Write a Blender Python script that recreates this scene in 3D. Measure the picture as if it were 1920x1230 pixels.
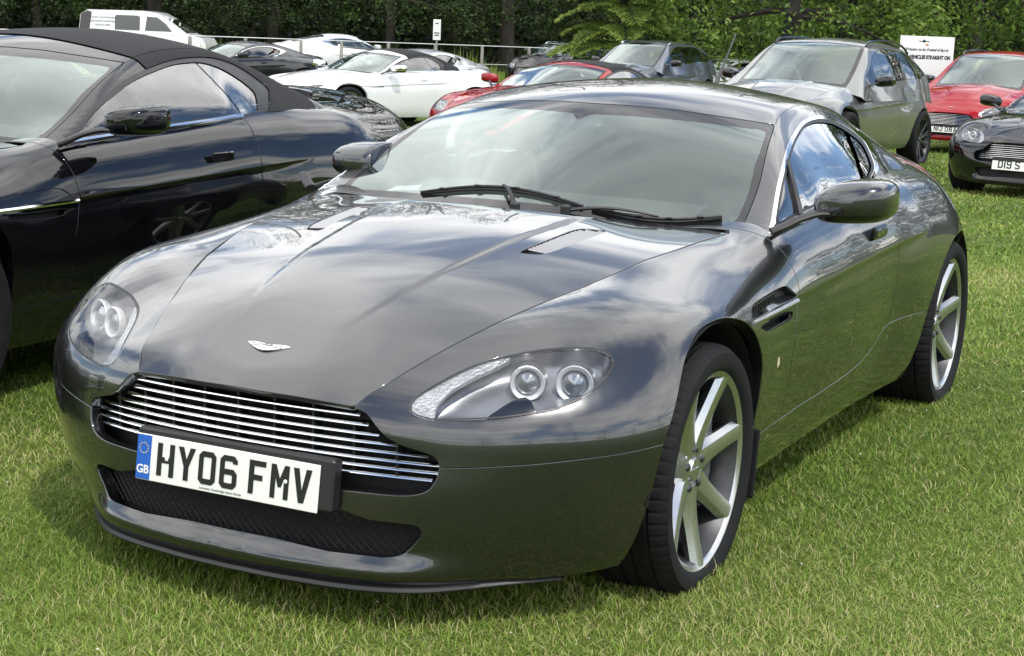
import bpy, math, random
import numpy as np
from mathutils import Vector, Matrix
R_=math.radians
random.seed(7); rng=np.random.default_rng(7)
for o in list(bpy.data.objects): bpy.data.objects.remove(o)
SC=bpy.context.scene
COL=SC.collection
# ---------------------------------------------------------------- camera
IMW,IMH=1920.0,1230.0                       # pixel frame in which the camera was measured
CAM_F=3152.2
CAM_P=np.array([3.9501,2.2823,1.4547])
CAM_YAW,CAM_PITCH,CAM_ROLL=-2.6786,-0.1844,0.0397
def cam_axes():
    y,p,r=CAM_YAW,CAM_PITCH,CAM_ROLL
    f=np.array([math.cos(p)*math.cos(y),math.cos(p)*math.sin(y),math.sin(p)])
    rt=np.cross(f,[0,0,1.0]); rt/=np.linalg.norm(rt); up=np.cross(rt,f)
    c,s=math.cos(r),math.sin(r)
    return np.array([c*rt+s*up,-s*rt+c*up,f])
CAM_R=cam_axes()
def proj(P):
    q=(np.asarray(P)-CAM_P)@CAM_R.T
    z=np.where(q[:,2]>.05,q[:,2],.05)
    return np.c_[IMW/2+CAM_F*q[:,0]/z,IMH/2-CAM_F*q[:,1]/z]
def ray(px):
    d=CAM_R.T@np.array([(px[0]-IMW/2)/CAM_F,-(px[1]-IMH/2)/CAM_F,1.0]); return d/np.linalg.norm(d)
def on(px,ax,val):
    d=ray(px); i='xyz'.index(ax); return CAM_P+(val-CAM_P[i])/d[i]*d
cam=bpy.data.cameras.new('camera'); camo=bpy.data.objects.new('camera',cam); COL.objects.link(camo)
cam.sensor_width=36; cam.lens=CAM_F*36/IMW; cam.clip_start=.05; cam.clip_end=3000
Rm=Matrix([list(CAM_R[0]),list(CAM_R[1]),list(-CAM_R[2])]).transposed()
camo.matrix_world=Matrix.Translation(Vector(CAM_P))@Rm.to_4x4()
SC.camera=camo
SC.render.resolution_x=1024; SC.render.resolution_y=656
# ---------------------------------------------------------------- sky, clouds and sun
SUN_EL,SUN_AZ=R_(61),R_(58)                # azimuth of the sun position, anticlockwise from +X
SKY_SEED=5.5
def make_world():
    w=bpy.data.worlds.new('World'); SC.world=w; w.use_nodes=True
    nt=w.node_tree; N=nt.nodes; L=nt.links; N.clear()
    out=N.new('ShaderNodeOutputWorld'); bg=N.new('ShaderNodeBackground'); bg.inputs['Strength'].default_value=.15
    sky=N.new('ShaderNodeTexSky'); sky.sky_type='NISHITA'; sky.sun_disc=False
    sky.sun_elevation=SUN_EL; sky.sun_rotation=R_(90)-SUN_AZ; sky.dust_density=.25; sky.ozone_density=2.5
    # cloud layer: noise on a plane above the viewer (direction divided by its height), the same everywhere
    tc=N.new('ShaderNodeTexCoord'); sp=N.new('ShaderNodeSeparateXYZ'); L.new(tc.outputs['Generated'],sp.inputs[0])
    mx=N.new('ShaderNodeMath'); mx.operation='MAXIMUM'; L.new(sp.outputs['Z'],mx.inputs[0]); mx.inputs[1].default_value=0.0
    ad=N.new('ShaderNodeMath'); ad.operation='ADD'; L.new(mx.outputs[0],ad.inputs[0]); ad.inputs[1].default_value=.18
    dx=N.new('ShaderNodeMath'); dx.operation='DIVIDE'; L.new(sp.outputs['X'],dx.inputs[0]); L.new(ad.outputs[0],dx.inputs[1])
    dy=N.new('ShaderNodeMath'); dy.operation='DIVIDE'; L.new(sp.outputs['Y'],dy.inputs[0]); L.new(ad.outputs[0],dy.inputs[1])
    cb=N.new('ShaderNodeCombineXYZ'); L.new(dx.outputs[0],cb.inputs['X']); L.new(dy.outputs[0],cb.inputs['Y']); cb.inputs['Z'].default_value=SKY_SEED
    n1=N.new('ShaderNodeTexNoise'); n1.inputs['Scale'].default_value=.95; n1.inputs['Detail'].default_value=9; n1.inputs['Roughness'].default_value=.53; n1.inputs['Distortion'].default_value=.35
    L.new(cb.outputs[0],n1.inputs['Vector'])
    mask=N.new('ShaderNodeMapRange'); mask.interpolation_type='SMOOTHSTEP'
    mask.inputs['From Min'].default_value=.40; mask.inputs['From Max'].default_value=.52; L.new(n1.outputs['Fac'],mask.inputs['Value'])
    n2=N.new('ShaderNodeTexNoise'); n2.inputs['Scale'].default_value=2.6; n2.inputs['Detail'].default_value=7; n2.inputs['Roughness'].default_value=.55
    L.new(cb.outputs[0],n2.inputs['Vector'])
    cr=N.new('ShaderNodeValToRGB'); e=cr.color_ramp.elements
    e[0].position=.32; e[0].color=(7.2,7.4,7.7,1); e[1].position=.68; e[1].color=(13.8,13.7,13.5,1)
    L.new(n2.outputs['Fac'],cr.inputs['Fac'])
    sc=N.new('ShaderNodeVectorMath'); sc.operation='SCALE'; sc.inputs['Scale'].default_value=1.0; L.new(cr.outputs['Color'],sc.inputs[0])
    mix=N.new('ShaderNodeMix'); mix.data_type='RGBA'; L.new(mask.outputs[0],mix.inputs['Factor']); L.new(sky.outputs[0],mix.inputs['A']); L.new(sc.outputs[0],mix.inputs['B'])
    L.new(mix.outputs['Result'],bg.inputs['Color']); L.new(bg.outputs[0],out.inputs['Surface'])
make_world()
sl=bpy.data.lights.new('sun','SUN'); sl.energy=2.2; sl.angle=R_(3); sl.color=(1,.955,.88)
so=bpy.data.objects.new('sun',sl); COL.objects.link(so)
sd=Vector((math.cos(SUN_EL)*math.cos(SUN_AZ),math.cos(SUN_EL)*math.sin(SUN_AZ),math.sin(SUN_EL)))
so.rotation_euler=(-sd).to_track_quat('-Z','Y').to_euler()
vs=SC.view_settings; vs.view_transform='Standard'; vs.look='None'; vs.exposure=.42; vs.gamma=1
# ---------------------------------------------------------------- node helpers
MATS={}
def nmat(name):
    m=bpy.data.materials.new(name); m.use_nodes=True; nt=m.node_tree; nt.nodes.clear()
    out=nt.nodes.new('ShaderNodeOutputMaterial'); MATS[name]=m
    return m,nt,out
def principled(name,col,rough=.5,metal=0,coat=0,coat_rough=.02,spec=.5,noise=0,nscale=20,bump=0,bscale=60,emit=None,emit_s=0,alpha=1,ior=1.5,trans=0,coords='Object',rnoise=0):
    m,nt,out=nmat(name); N,L=nt.nodes,nt.links
    p=N.new('ShaderNodeBsdfPrincipled'); L.new(p.outputs[0],out.inputs[0])
    p.inputs['Base Color'].default_value=(*col,1); p.inputs['Roughness'].default_value=rough; p.inputs['Metallic'].default_value=metal
    p.inputs['Coat Weight'].default_value=coat; p.inputs['Coat Roughness'].default_value=coat_rough
    p.inputs['Specular IOR Level'].default_value=spec; p.inputs['IOR'].default_value=ior; p.inputs['Transmission Weight'].default_value=trans
    p.inputs['Alpha'].default_value=alpha
    tc=N.new('ShaderNodeTexCoord')
    if noise:
        nz=N.new('ShaderNodeTexNoise'); nz.inputs['Scale'].default_value=nscale; nz.inputs['Detail'].default_value=5; L.new(tc.outputs[coords],nz.inputs['Vector'])
        mr=N.new('ShaderNodeMapRange'); mr.inputs['From Min'].default_value=.3; mr.inputs['From Max'].default_value=.7
        mr.inputs['To Min'].default_value=1-noise; mr.inputs['To Max'].default_value=1+noise; L.new(nz.outputs['Fac'],mr.inputs['Value'])
        mm=N.new('ShaderNodeVectorMath'); mm.operation='SCALE'; mm.inputs[0].default_value=col; L.new(mr.outputs[0],mm.inputs['Scale']); L.new(mm.outputs[0],p.inputs['Base Color'])
    if rnoise:
        nz=N.new('ShaderNodeTexNoise'); nz.inputs['Scale'].default_value=nscale*.6; nz.inputs['Detail'].default_value=6; L.new(tc.outputs[coords],nz.inputs['Vector'])
        mr=N.new('ShaderNodeMapRange'); mr.inputs['To Min'].default_value=max(0,rough-rnoise); mr.inputs['To Max'].default_value=rough+rnoise; L.new(nz.outputs['Fac'],mr.inputs['Value']); L.new(mr.outputs[0],p.inputs['Roughness'])
    if bump:
        nz=N.new('ShaderNodeTexNoise'); nz.inputs['Scale'].default_value=bscale; nz.inputs['Detail'].default_value=4; L.new(tc.outputs[coords],nz.inputs['Vector'])
        b=N.new('ShaderNodeBump'); b.inputs['Strength'].default_value=bump; b.inputs['Distance'].default_value=.01; L.new(nz.outputs['Fac'],b.inputs['Height']); L.new(b.outputs[0],p.inputs['Normal'])
    if emit: p.inputs['Emission Color'].default_value=(*emit,1); p.inputs['Emission Strength'].default_value=emit_s
    return m
def car_paint(name,col,metal=.55,rough=.32,flake=.25,coat=1.0,spec=.5,coat_ior=1.55):
    m,nt,out=nmat(name); N,L=nt.nodes,nt.links
    p=N.new('ShaderNodeBsdfPrincipled'); L.new(p.outputs[0],out.inputs[0])
    p.inputs['Metallic'].default_value=metal; p.inputs['Roughness'].default_value=rough
    p.inputs['Coat Weight'].default_value=coat; p.inputs['Coat Roughness'].default_value=.012; p.inputs['Coat IOR'].default_value=coat_ior; p.inputs['Specular IOR Level'].default_value=spec
    tc=N.new('ShaderNodeTexCoord')
    nz=N.new('ShaderNodeTexNoise'); nz.inputs['Scale'].default_value=900; nz.inputs['Detail'].default_value=2; L.new(tc.outputs['Object'],nz.inputs['Vector'])
    mr=N.new('ShaderNodeMapRange'); mr.inputs['From Min'].default_value=.3; mr.inputs['From Max'].default_value=.7; mr.inputs['To Min'].default_value=1-flake; mr.inputs['To Max'].default_value=1+flake; L.new(nz.outputs['Fac'],mr.inputs['Value'])
    mm=N.new('ShaderNodeVectorMath'); mm.operation='SCALE'; mm.inputs[0].default_value=col; L.new(mr.outputs[0],mm.inputs['Scale']); L.new(mm.outputs[0],p.inputs['Base Color'])
    # faint dust film: roughness of the clear coat varies slowly
    n2=N.new('ShaderNodeTexNoise'); n2.inputs['Scale'].default_value=5; n2.inputs['Detail'].default_value=6; L.new(tc.outputs['Object'],n2.inputs['Vector'])
    m2=N.new('ShaderNodeMapRange'); m2.inputs['To Min'].default_value=.004; m2.inputs['To Max'].default_value=.035; L.new(n2.outputs['Fac'],m2.inputs['Value']); L.new(m2.outputs[0],p.inputs['Coat Roughness'])
    return m
def glass(name,tint,ior=1.5,gain=1.7,rough=0.0,tintr=(1,1,1)):
    m,nt,out=nmat(name); N,L=nt.nodes,nt.links
    t=N.new('ShaderNodeBsdfTransparent'); t.inputs[0].default_value=(*tint,1)
    g=N.new('ShaderNodeBsdfGlossy'); g.inputs['Color'].default_value=(*tintr,1); g.inputs['Roughness'].default_value=rough
    f=N.new('ShaderNodeFresnel'); f.inputs['IOR'].default_value=ior
    k=N.new('ShaderNodeMath'); k.operation='MULTIPLY'; k.use_clamp=True; k.inputs[1].default_value=gain; L.new(f.outputs[0],k.inputs[0])
    mx=N.new('ShaderNodeMixShader'); L.new(k.outputs[0],mx.inputs[0]); L.new(t.outputs[0],mx.inputs[1]); L.new(g.outputs[0],mx.inputs[2]); L.new(mx.outputs[0],out.inputs[0])
    return m
# ---------------------------------------------------------------- mesh core: vertices + normals + polygons in numpy
class Msh:
    def __init__(s,V,F,N=None):
        s.V=np.asarray(V,float).reshape(-1,3); s.F=[tuple(f) for f in F]; s.N=None if N is None else np.asarray(N,float).reshape(-1,3)
    def copy(s): return Msh(s.V.copy(),list(s.F),None if s.N is None else s.N.copy())
def compact(m):
    used=np.zeros(len(m.V),bool)
    used[np.fromiter((i for f in m.F for i in f),int)]=True
    idx=(np.cumsum(used)-1).tolist()
    r=Msh.__new__(Msh); r.V=m.V[used]; r.F=[tuple([idx[i] for i in f]) for f in m.F]; r.N=None if m.N is None else m.N[used]; return r
def join(*ms):
    ms=[m for m in ms if m is not None and len(m.F)]
    V=[];F=[];N=[];o=0; hasN=all(m.N is not None for m in ms)
    for m in ms:
        V.append(m.V);F+= [tuple(i+o for i in f) for f in m.F]; o+=len(m.V)
        if hasN: N.append(m.N)
    return Msh(np.vstack(V),F,np.vstack(N) if hasN else None)
def mirror(m):
    s=np.array([1,-1,1.0]); return Msh(m.V*s,[f[::-1] for f in m.F],None if m.N is None else m.N*s)
def both(m): return join(m,mirror(m))
def grid(P,Nn=None,flip=False):
    a,b=P.shape[:2]; F=[]
    for i in range(a-1):
        for j in range(b-1):
            q=(i*b+j,i*b+j+1,(i+1)*b+j+1,(i+1)*b+j); F.append(q[::-1] if flip else q)
    return Msh(P.reshape(-1,3),F,None if Nn is None else Nn.reshape(-1,3))
def cut(m,f):
    """split by the zero line of f(V): returns (part with f>0, part with f<0)"""
    d=np.asarray(f(m.V),float); d[np.abs(d)<1e-9]=1e-9
    pos=d>0; posl=pos.tolist(); dl=d
    A=[];B=[];V=[];Nn=[];cache={};n0=len(m.V)
    def xp(i,j):
        k=(i,j) if i<j else (j,i)
        r=cache.get(k)
        if r is None:
            i,j=k; t=dl[i]/(dl[i]-dl[j]); V.append(m.V[i]*(1-t)+m.V[j]*t)
            if m.N is not None:
                q=m.N[i]*(1-t)+m.N[j]*t; Nn.append(q/max(1e-9,np.linalg.norm(q)))
            r=n0+len(V)-1; cache[k]=r
        return r
    for f_ in m.F:
        s=[posl[i] for i in f_]
        if all(s): A.append(f_)
        elif not any(s): B.append(f_)
        else:
            a=[];b=[];n=len(f_)
            for k in range(n):
                i,j=f_[k],f_[(k+1)%n]
                (a if posl[i] else b).append(i)
                if posl[i]!=posl[j]:
                    x=xp(i,j); a.append(x); b.append(x)
            if len(a)>2: A.append(tuple(a))
            if len(b)>2: B.append(tuple(b))
    VV=np.vstack([m.V,np.array(V).reshape(-1,3)]); NN=None if m.N is None else np.vstack([m.N,np.array(Nn).reshape(-1,3)])
    return compact(Msh(VV,A,NN)),compact(Msh(VV,B,NN))
def gapcut(m,f,w=.0018):
    a,_=cut(m,lambda V:f(V)-w); _,b=cut(m,lambda V:f(V)+w); return a,b
def spline(pts,n=None,closed=False,per=8):
    """Catmull-Rom through points"""
    P=np.asarray(pts,float); k=len(P); out=[]
    seg=k if closed else k-1
    for i in range(seg):
        p0=P[(i-1)%k] if closed or i>0 else 2*P[0]-P[1]
        p1=P[i]; p2=P[(i+1)%k]
        p3=P[(i+2)%k] if closed or i+2<k else 2*P[-1]-P[-2]
        for t in np.linspace(0,1,per,endpoint=False):
            out.append(.5*((2*p1)+(-p0+p2)*t+(2*p0-5*p1+4*p2-p3)*t*t+(-p0+3*p1-3*p2+p3)*t**3))
    if not closed: out.append(P[-1])
    return np.array(out)
def resample(P,n):
    P=np.asarray(P,float); d=np.r_[0,np.cumsum(np.linalg.norm(np.diff(P,axis=0),axis=1))]; t=np.linspace(0,d[-1],n)
    return np.stack([np.interp(t,d,P[:,k]) for k in range(P.shape[1])],1)
def sdist(Q,poly):
    """signed distance of 2D points to a closed polygon, positive inside"""
    Q=np.asarray(Q,float); A=np.asarray(poly,float); B=np.roll(A,-1,0); best=np.full(len(Q),1e18); ins=np.zeros(len(Q),bool)
    for a,b in zip(A,B):
        e=b-a; L2=e@e
        if L2<1e-14: continue
        w=Q-a; t=np.clip((w@e)/L2,0,1); q=w-t[:,None]*e; best=np.minimum(best,(q*q).sum(1))
        c=(a[1]>Q[:,1])!=(b[1]>Q[:,1])
        if c.any():
            with np.errstate(divide='ignore',invalid='ignore'):
                xi=a[0]+(Q[:,1]-a[1])*e[0]/(e[1] if abs(e[1])>1e-14 else 1e-14)
            ins^=c&(Q[:,0]<xi)
    d=np.sqrt(best); return np.where(ins,d,-d)
def sline(Q,line):
    """signed distance to an open polyline (left side positive), ends prolonged"""
    A=np.asarray(line,float); A=np.vstack([A[0]+(A[0]-A[1])*200,A,A[-1]+(A[-1]-A[-2])*200])
    Q=np.asarray(Q,float); best=np.full(len(Q),1e18); sg=np.ones(len(Q))
    for a,b in zip(A[:-1],A[1:]):
        e=b-a; L2=e@e
        w=Q-a; t=np.clip((w@e)/L2,0,1); q=w-t[:,None]*e; d=(q*q).sum(1); cr=e[0]*w[:,1]-e[1]*w[:,0]
        k=d<best-1e-12; best=np.where(k,d,best); sg=np.where(k,np.sign(cr),sg)
    return np.sqrt(best)*sg
def aby(V): return V*np.array([1,0,1.0])+np.abs(V)*np.array([0,1.0,0])
class PxPoly:
    """closed outline measured in photo pixels on the car's left half; value in metres (about), positive inside"""
    def __init__(s,pts,smooth=True,scale=.0013): s.p=spline(pts,closed=True,per=5) if smooth else np.asarray(pts,float); s.k=scale
    def __call__(s,V):
        return sdist(proj(aby(V)),s.p)*s.k
class PxLine:
    def __init__(s,pts,scale=.0013): s.p=spline(pts,per=5); s.k=scale
    def __call__(s,V): return sline(proj(aby(V)),s.p)*s.k
def bedges(m):
    c={}
    for f in m.F:
        n=len(f)
        for k in range(n):
            i,j=f[k],f[(k+1)%n]; e=(i,j) if i<j else (j,i)
            if e in c: c[e]=None
            else: c[e]=(i,j)
    return [v for v in c.values() if v is not None]
def flange(m,depth=.012,bev=.0022,skip=None):
    """turn the open edges of a panel inwards (rounded lip + return)"""
    E=[(i,j) for i,j in bedges(m) if not (abs(m.V[i,1])<1e-5 and abs(m.V[j,1])<1e-5)]
    if skip is not None: E=[e for e in E if not skip(m.V[e[0]]*.5+m.V[e[1]]*.5)]
    if not E: return m
    lat={}
    for i,j in E:
        d=m.V[j]-m.V[i]; n=m.N[i]+m.N[j]; l=np.cross(d,n); L=np.linalg.norm(l)
        if L<1e-12: continue
        l=l/L
        lat[i]=lat.get(i,0)+l; lat[j]=lat.get(j,0)+l
    ids={};V=[];N=[]
    for i,l in lat.items():
        l=l/max(1e-9,np.linalg.norm(l)); n=m.N[i]; ids[i]=len(V)
        V+= [m.V[i],m.V[i]+l*bev*.3-n*bev*.35,m.V[i]+l*bev*.42-n*bev,m.V[i]+l*bev*.42-n*depth]; h=(n+l); h/=np.linalg.norm(h); N+=[n,h,l,l]
    F=[]
    for i,j in E:
        if i not in ids or j not in ids: continue
        a,b=ids[i],ids[j]
        for k in range(3): F.append((b+k,a+k,a+k+1,b+k+1))
    return join(m,Msh(V,F,N))
# ---------------------------------------------------------------- scattered data -> smooth tensor B-spline
def bsp(x,n,lo,hi,der=0):
    """uniform cubic B-spline basis matrix, n coefficients"""
    h=(hi-lo)/(n-3); t=np.clip((np.asarray(x,float)-lo)/h,0,n-3-1e-9); k=t.astype(int); u=t-k
    if der==0: w=[(1-u)**3/6,(3*u**3-6*u*u+4)/6,(-3*u**3+3*u*u+3*u+1)/6,u**3/6]
    B=np.zeros((len(t),n)); r=np.arange(len(t))
    for i in range(4): B[r,k+i]+=w[i]
    return B
class Field:
    def __init__(s,a,b,val,w,nu,nv,ulo,uhi,vlo,vhi,lam=1e-4,au=1.0,av=1.0):
        s.nu,s.nv,s.r=nu,nv,(ulo,uhi,vlo,vhi)
        Bu=bsp(a,nu,ulo,uhi);Bv=bsp(b,nv,vlo,vhi)
        A=(Bu[:,:,None]*Bv[:,None,:]).reshape(len(a),-1)*np.asarray(w)[:,None]
        def D2(n):
            D=np.zeros((n-2,n)); i=np.arange(n-2); D[i,i]=1;D[i,i+1]=-2;D[i,i+2]=1; return D
        def D1(n):
            D=np.zeros((n-1,n)); i=np.arange(n-1); D[i,i]=-1;D[i,i+1]=1; return D
        hu=(uhi-ulo)/(nu-3)*au; hv=(vhi-vlo)/(nv-3)*av
        P=np.kron(D2(nu).T@D2(nu)/hu**4,np.eye(nv))+np.kron(np.eye(nu),D2(nv).T@D2(nv)/hv**4)+2*np.kron(D1(nu).T@D1(nu)/hu**2,D1(nv).T@D1(nv)/hv**2)
        M=A.T@A+lam*hu*hv*P+1e-9*np.eye(nu*nv)
        s.c=np.linalg.solve(M,A.T@(np.asarray(val)*np.asarray(w))).reshape(nu,nv)
        s.res=(Bu@s.c*Bv).sum(1)-val
    def __call__(s,a,b):
        a=np.ravel(a).astype(float);b=np.ravel(b).astype(float)
        def w(x,n,lo,hi):
            h=(hi-lo)/(n-3); t=np.clip((x-lo)/h,0,n-3-1e-9); k=t.astype(int); u=t-k
            return k,[(1-u)**3/6,(3*u**3-6*u*u+4)/6,(-3*u**3+3*u*u+3*u+1)/6,u**3/6]
        ka,wa=w(a,s.nu,*s.r[:2]); kb,wb=w(b,s.nv,*s.r[2:]); f=s.c.ravel(); base=ka*s.nv+kb; o=np.zeros(len(a))
        for i in range(4):
            q=np.zeros(len(a))
            for j in range(4): q+=wb[j]*f[base+(i*s.nv+j)]
            o+=wa[i]*q
        return o
    def g(s,a,b):
        return bsp(a,s.nu,*s.r[:2])@s.c@bsp(b,s.nv,*s.r[2:]).T
# ---------------------------------------------------------------- car body surfaces (car frame: +X nose, +Y car's left, Z up, front axle at x=0)
# points measured on the photograph from mirror pairs of the car's two halves
SHUT=[(.783,.309,.566),(.735,.338,.599),(.678,.365,.627),(.611,.389,.652),(.544,.416,.677),(.472,.441,.699),(.399,.469,.722),(.317,.495,.742),(.235,.524,.761),(.143,.551,.777),(.045,.577,.795),(-.063,.601,.813),(-.187,.62,.829),(-.322,.642,.84),(-.47,.662,.851),(-.625,.684,.86)]
LAMP=[(.731,.429,.56),(.701,.423,.589),(.658,.437,.607),(.618,.456,.623),(.579,.477,.638),(.539,.499,.651),(.505,.527,.662),(.479,.56,.671),(.459,.597,.679),(.436,.633,.685),(.417,.671,.69),(.409,.714,.695),(.387,.75,.687),
 (.72,.469,.547),(.702,.509,.547),(.687,.55,.551),(.667,.588,.554),(.649,.628,.559),(.625,.664,.566),(.596,.697,.572),(.56,.726,.58),(.52,.751,.594),(.478,.771,.615),(.431,.782,.641)]
GRL=[(.758,.407,.489),(.738,.435,.478),(.728,.464,.469),(.73,.498,.459),(.738,.509,.432),(.746,.498,.402),(.75,.471,.379),(.764,.441,.374),(.774,.41,.371),(.788,.383,.372),(.792,.344,.371),(.797,.309,.369)]
INT=[(.745,.47,.295),(.744,.459,.256),(.752,.426,.226),(.765,.388,.216),(.786,.357,.222),(.802,.323,.226)]
def W(): # wrap-around body: bumper, wings, doors, quarters, tail
    P=[]
    def a(pts,w=1.0):
        for p in pts: P.append((*p,w))
    a(SHUT,4); a(LAMP,1.0); a(GRL,.8); a(INT,.6)
    for y,dx in((0,0),(.1,.004),(.2,.014),(.3,.031)):                       # nose
        a([(.770-dx,y,.15),(.805-dx,y,.19),(.828-dx,y,.24),(.834-dx,y,.32),(.832-dx,y,.40),(.828-dx,y,.48),(.820-dx,y,.57)],.8)
    a([(.692,.589,.447),(.626,.69,.455),(.542,.785,.465),(.467,.858,.475),(.395,.902,.484)])   # bumper joint
    a([(.719,.384,.15),(.677,.452,.15),(.546,.651,.15),(.42,.79,.15)],.7)
    a([(.705,.55,.32),(.645,.65,.32),(.56,.755,.33),(.47,.835,.33),(.39,.878,.34),(.39,.86,.22),(.53,.725,.22),(.66,.58,.22),(.74,.45,.26)],.7)
    a([(.62,.70,.51),(.52,.80,.53),(.43,.87,.545),(.36,.895,.58),(.30,.90,.60)],.8)
    # wing sections
    a([(.45,.80,.62),(.40,.83,.64),(.33,.80,.70),(.30,.84,.672)],.6)
    a([(.30,.60,.752),(.30,.70,.752),(.29,.76,.732),(.27,.82,.70),(.24,.87,.675),(.225,.902,.655)],.8)
    a([(.15,.62,.784),(.15,.70,.776),(.14,.76,.762),(.14,.82,.742),(.13,.87,.722),(.131,.902,.705)],.8)
    a([(0,.65,.799),(0,.70,.793),(0,.75,.781),(0,.80,.766),(0,.85,.748),(0,.885,.735),(0,.906,.715),(0,.912,.60),(0,.905,.40),(0,.87,.22)],.8)
    a([(-.15,.67,.815),(-.15,.72,.805),(-.15,.77,.790),(-.15,.82,.770),(-.15,.87,.742),(-.15,.906,.695),(-.15,.912,.6)],.8)
    a([(-.3,.69,.829),(-.3,.74,.812),(-.3,.79,.790),(-.3,.84,.765),(-.3,.88,.728),(-.3,.905,.66),(-.33,.905,.552),(-.34,.898,.45),(-.34,.882,.34),(-.34,.84,.2)],.8)
    a([(-.48,.70,.842),(-.48,.75,.826),(-.48,.80,.803),(-.48,.84,.775),(-.48,.885,.71),(-.48,.896,.63),(-.48,.893,.5),(-.48,.876,.34),(-.48,.835,.2)],.8)
    a([(-.66,.70,.874),(-.66,.76,.870),(-.66,.79,.86),(-.66,.818,.84),(-.66,.848,.79),(-.67,.888,.69),(-.67,.89,.61),(-.66,.887,.52),(-.66,.88,.43),(-.65,.87,.334),(-.65,.83,.2)],1)
    for x,zb in((-.93,.885),(-1.2,.902),(-1.5,.918)):
        k=(x+.66)/-.9
        a([(x,.72,zb+.004),(x,.765,zb+.004),(x,.797,zb-.008),(x,.822,zb-.028),(x,.852+.012*k,zb-.08),(x,.886+.008*k,zb-.17),(x,.892+.008*k,zb-.27),(x,.886+.008*k,.50),(x,.868+.01*k,.36),(x,.828,.2)],.8)
    a([(-1.745,.72,.935),(-1.745,.79,.921),(-1.745,.835,.892),(-1.745,.878,.845),(-1.745,.90,.774),(-1.755,.908,.667),(-1.745,.904,.565),(-1.73,.888,.46),(-1.70,.868,.34),(-1.7,.835,.2)],1)
    a([(-2.1,.72,.945),(-2.1,.80,.916),(-2.1,.86,.872),(-2.1,.90,.81),(-2.1,.922,.74),(-2.12,.93,.6),(-2.14,.924,.44),(-2.12,.90,.3),(-2.1,.87,.2)],.8)
    a([(-2.38,.74,.934),(-2.38,.81,.902),(-2.38,.87,.85),(-2.38,.915,.77),(-2.38,.936,.66),(-2.38,.94,.5),(-2.38,.91,.3)],.8)
    a([(-2.6,.72,.930),(-2.6,.79,.903),(-2.6,.85,.853),(-2.6,.90,.775),(-2.6,.938,.69),(-2.6,.945,.5),(-2.6,.92,.3)],.8)
    a([(-2.85,.68,.915),(-2.85,.75,.88),(-2.85,.81,.82),(-2.85,.86,.735),(-2.85,.90,.64),(-2.92,.905,.54),(-2.95,.89,.4),(-2.95,.86,.25)],.8)
    a([(-3.1,.60,.905),(-3.1,.70,.86),(-3.1,.765,.77),(-3.12,.81,.66),(-3.15,.815,.5),(-3.15,.78,.3)],.8)
    a([(-3.3,.45,.92),(-3.33,.58,.85),(-3.33,.66,.74),(-3.34,.69,.6),(-3.33,.68,.45),(-3.3,.62,.3)],.8)
    for y,dx in((0,0),(.2,.02),(.4,.07)):
        a([(-3.42+dx,y,.93),(-3.50+dx,y,.86),(-3.52+dx,y,.72),(-3.53+dx,y,.55),(-3.50+dx,y,.4),(-3.40+dx,y,.27)],.8)
    P=np.array(P); P[(P[:,0]<-.4)&(P[:,0]>-2.2),3]*=.45
    return P
GUIDE=resample(spline([(.36,0),(.35,.10),(.31,.22),(.22,.33),(.08,.42),(-.15,.48),(-.6,.50),(-1.2,.50),(-1.9,.50),(-2.4,.48),(-2.75,.42),(-2.98,.30),(-3.08,.15),(-3.1,0)],per=20),700)
GZ=.45
GL=np.r_[0,np.cumsum(np.linalg.norm(np.diff(GUIDE,axis=0),axis=1))]; GT=GL[-1]
_t=np.gradient(GUIDE,GL,axis=0); _t[0]=(0,1);_t[-1]=(0,-1); _t/=np.linalg.norm(_t,axis=1)[:,None]
GN=np.c_[_t[:,1],-_t[:,0]]      # outward
def guide(u):
    sg=np.sign(u)+(u==0); uu=np.abs(u); over=uu>GT; uu=np.where(over,2*GT-uu,uu); my=sg*np.where(over,-1,1)
    g=np.stack([np.interp(uu,GL,GUIDE[:,0]),np.interp(uu,GL,GUIDE[:,1])*my],-1)
    n=np.stack([np.interp(uu,GL,GN[:,0]),np.interp(uu,GL,GN[:,1])*my],-1); n/=np.linalg.norm(n,axis=-1,keepdims=True)
    return g,n
def to_wrap(P):
    d=((P[:,None,:2]-GUIDE[None])**2).sum(2); i=d.argmin(1); u=GL[i]
    # refine by the normal direction
    out=((P[:,:2]-GUIDE[i])*GN[i]).sum(1); dz=P[:,2]-GZ
    return u,np.arctan2(dz,out),np.hypot(out,dz)
def fit_wrap():
    D=W(); u,t,r=to_wrap(D); w=D[:,3]
    m1=u<.6; m2=u>GT-.6
    U=np.r_[u,-u[m1],2*GT-u[m2]]; T=np.r_[t,t[m1],t[m2]]; Rr=np.r_[r,r[m1],r[m2]]; w=np.r_[w,w[m1],w[m2]]
    return Field(U,T,Rr,w*30,64,22,-.6,GT+.6,-1.0,1.75,lam=.12,au=.85,av=.45)
WF=fit_wrap()
def wrap_pos(u,t):
    u=np.asarray(u,float);t=np.asarray(t,float)
    r=WF(u,t).reshape(u.shape); g,n=guide(u); c=(r*np.cos(t))[...,None]
    P=np.concatenate([g+n*c,(GZ+r*np.sin(t))[...,None]],-1)
    # projecting chin below the lower intake
    q=np.clip((.246-P[...,2])/.075,0,1); q=q*q*(3-2*q); ay=np.abs(P[...,1]); fd=np.clip((.66-ay)/.30,0,1); fd=fd*fd*(3-2*fd)*(P[...,0]>.2)
    P[...,:2]+=n*(.052*q*fd)[...,None]
    return P
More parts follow.
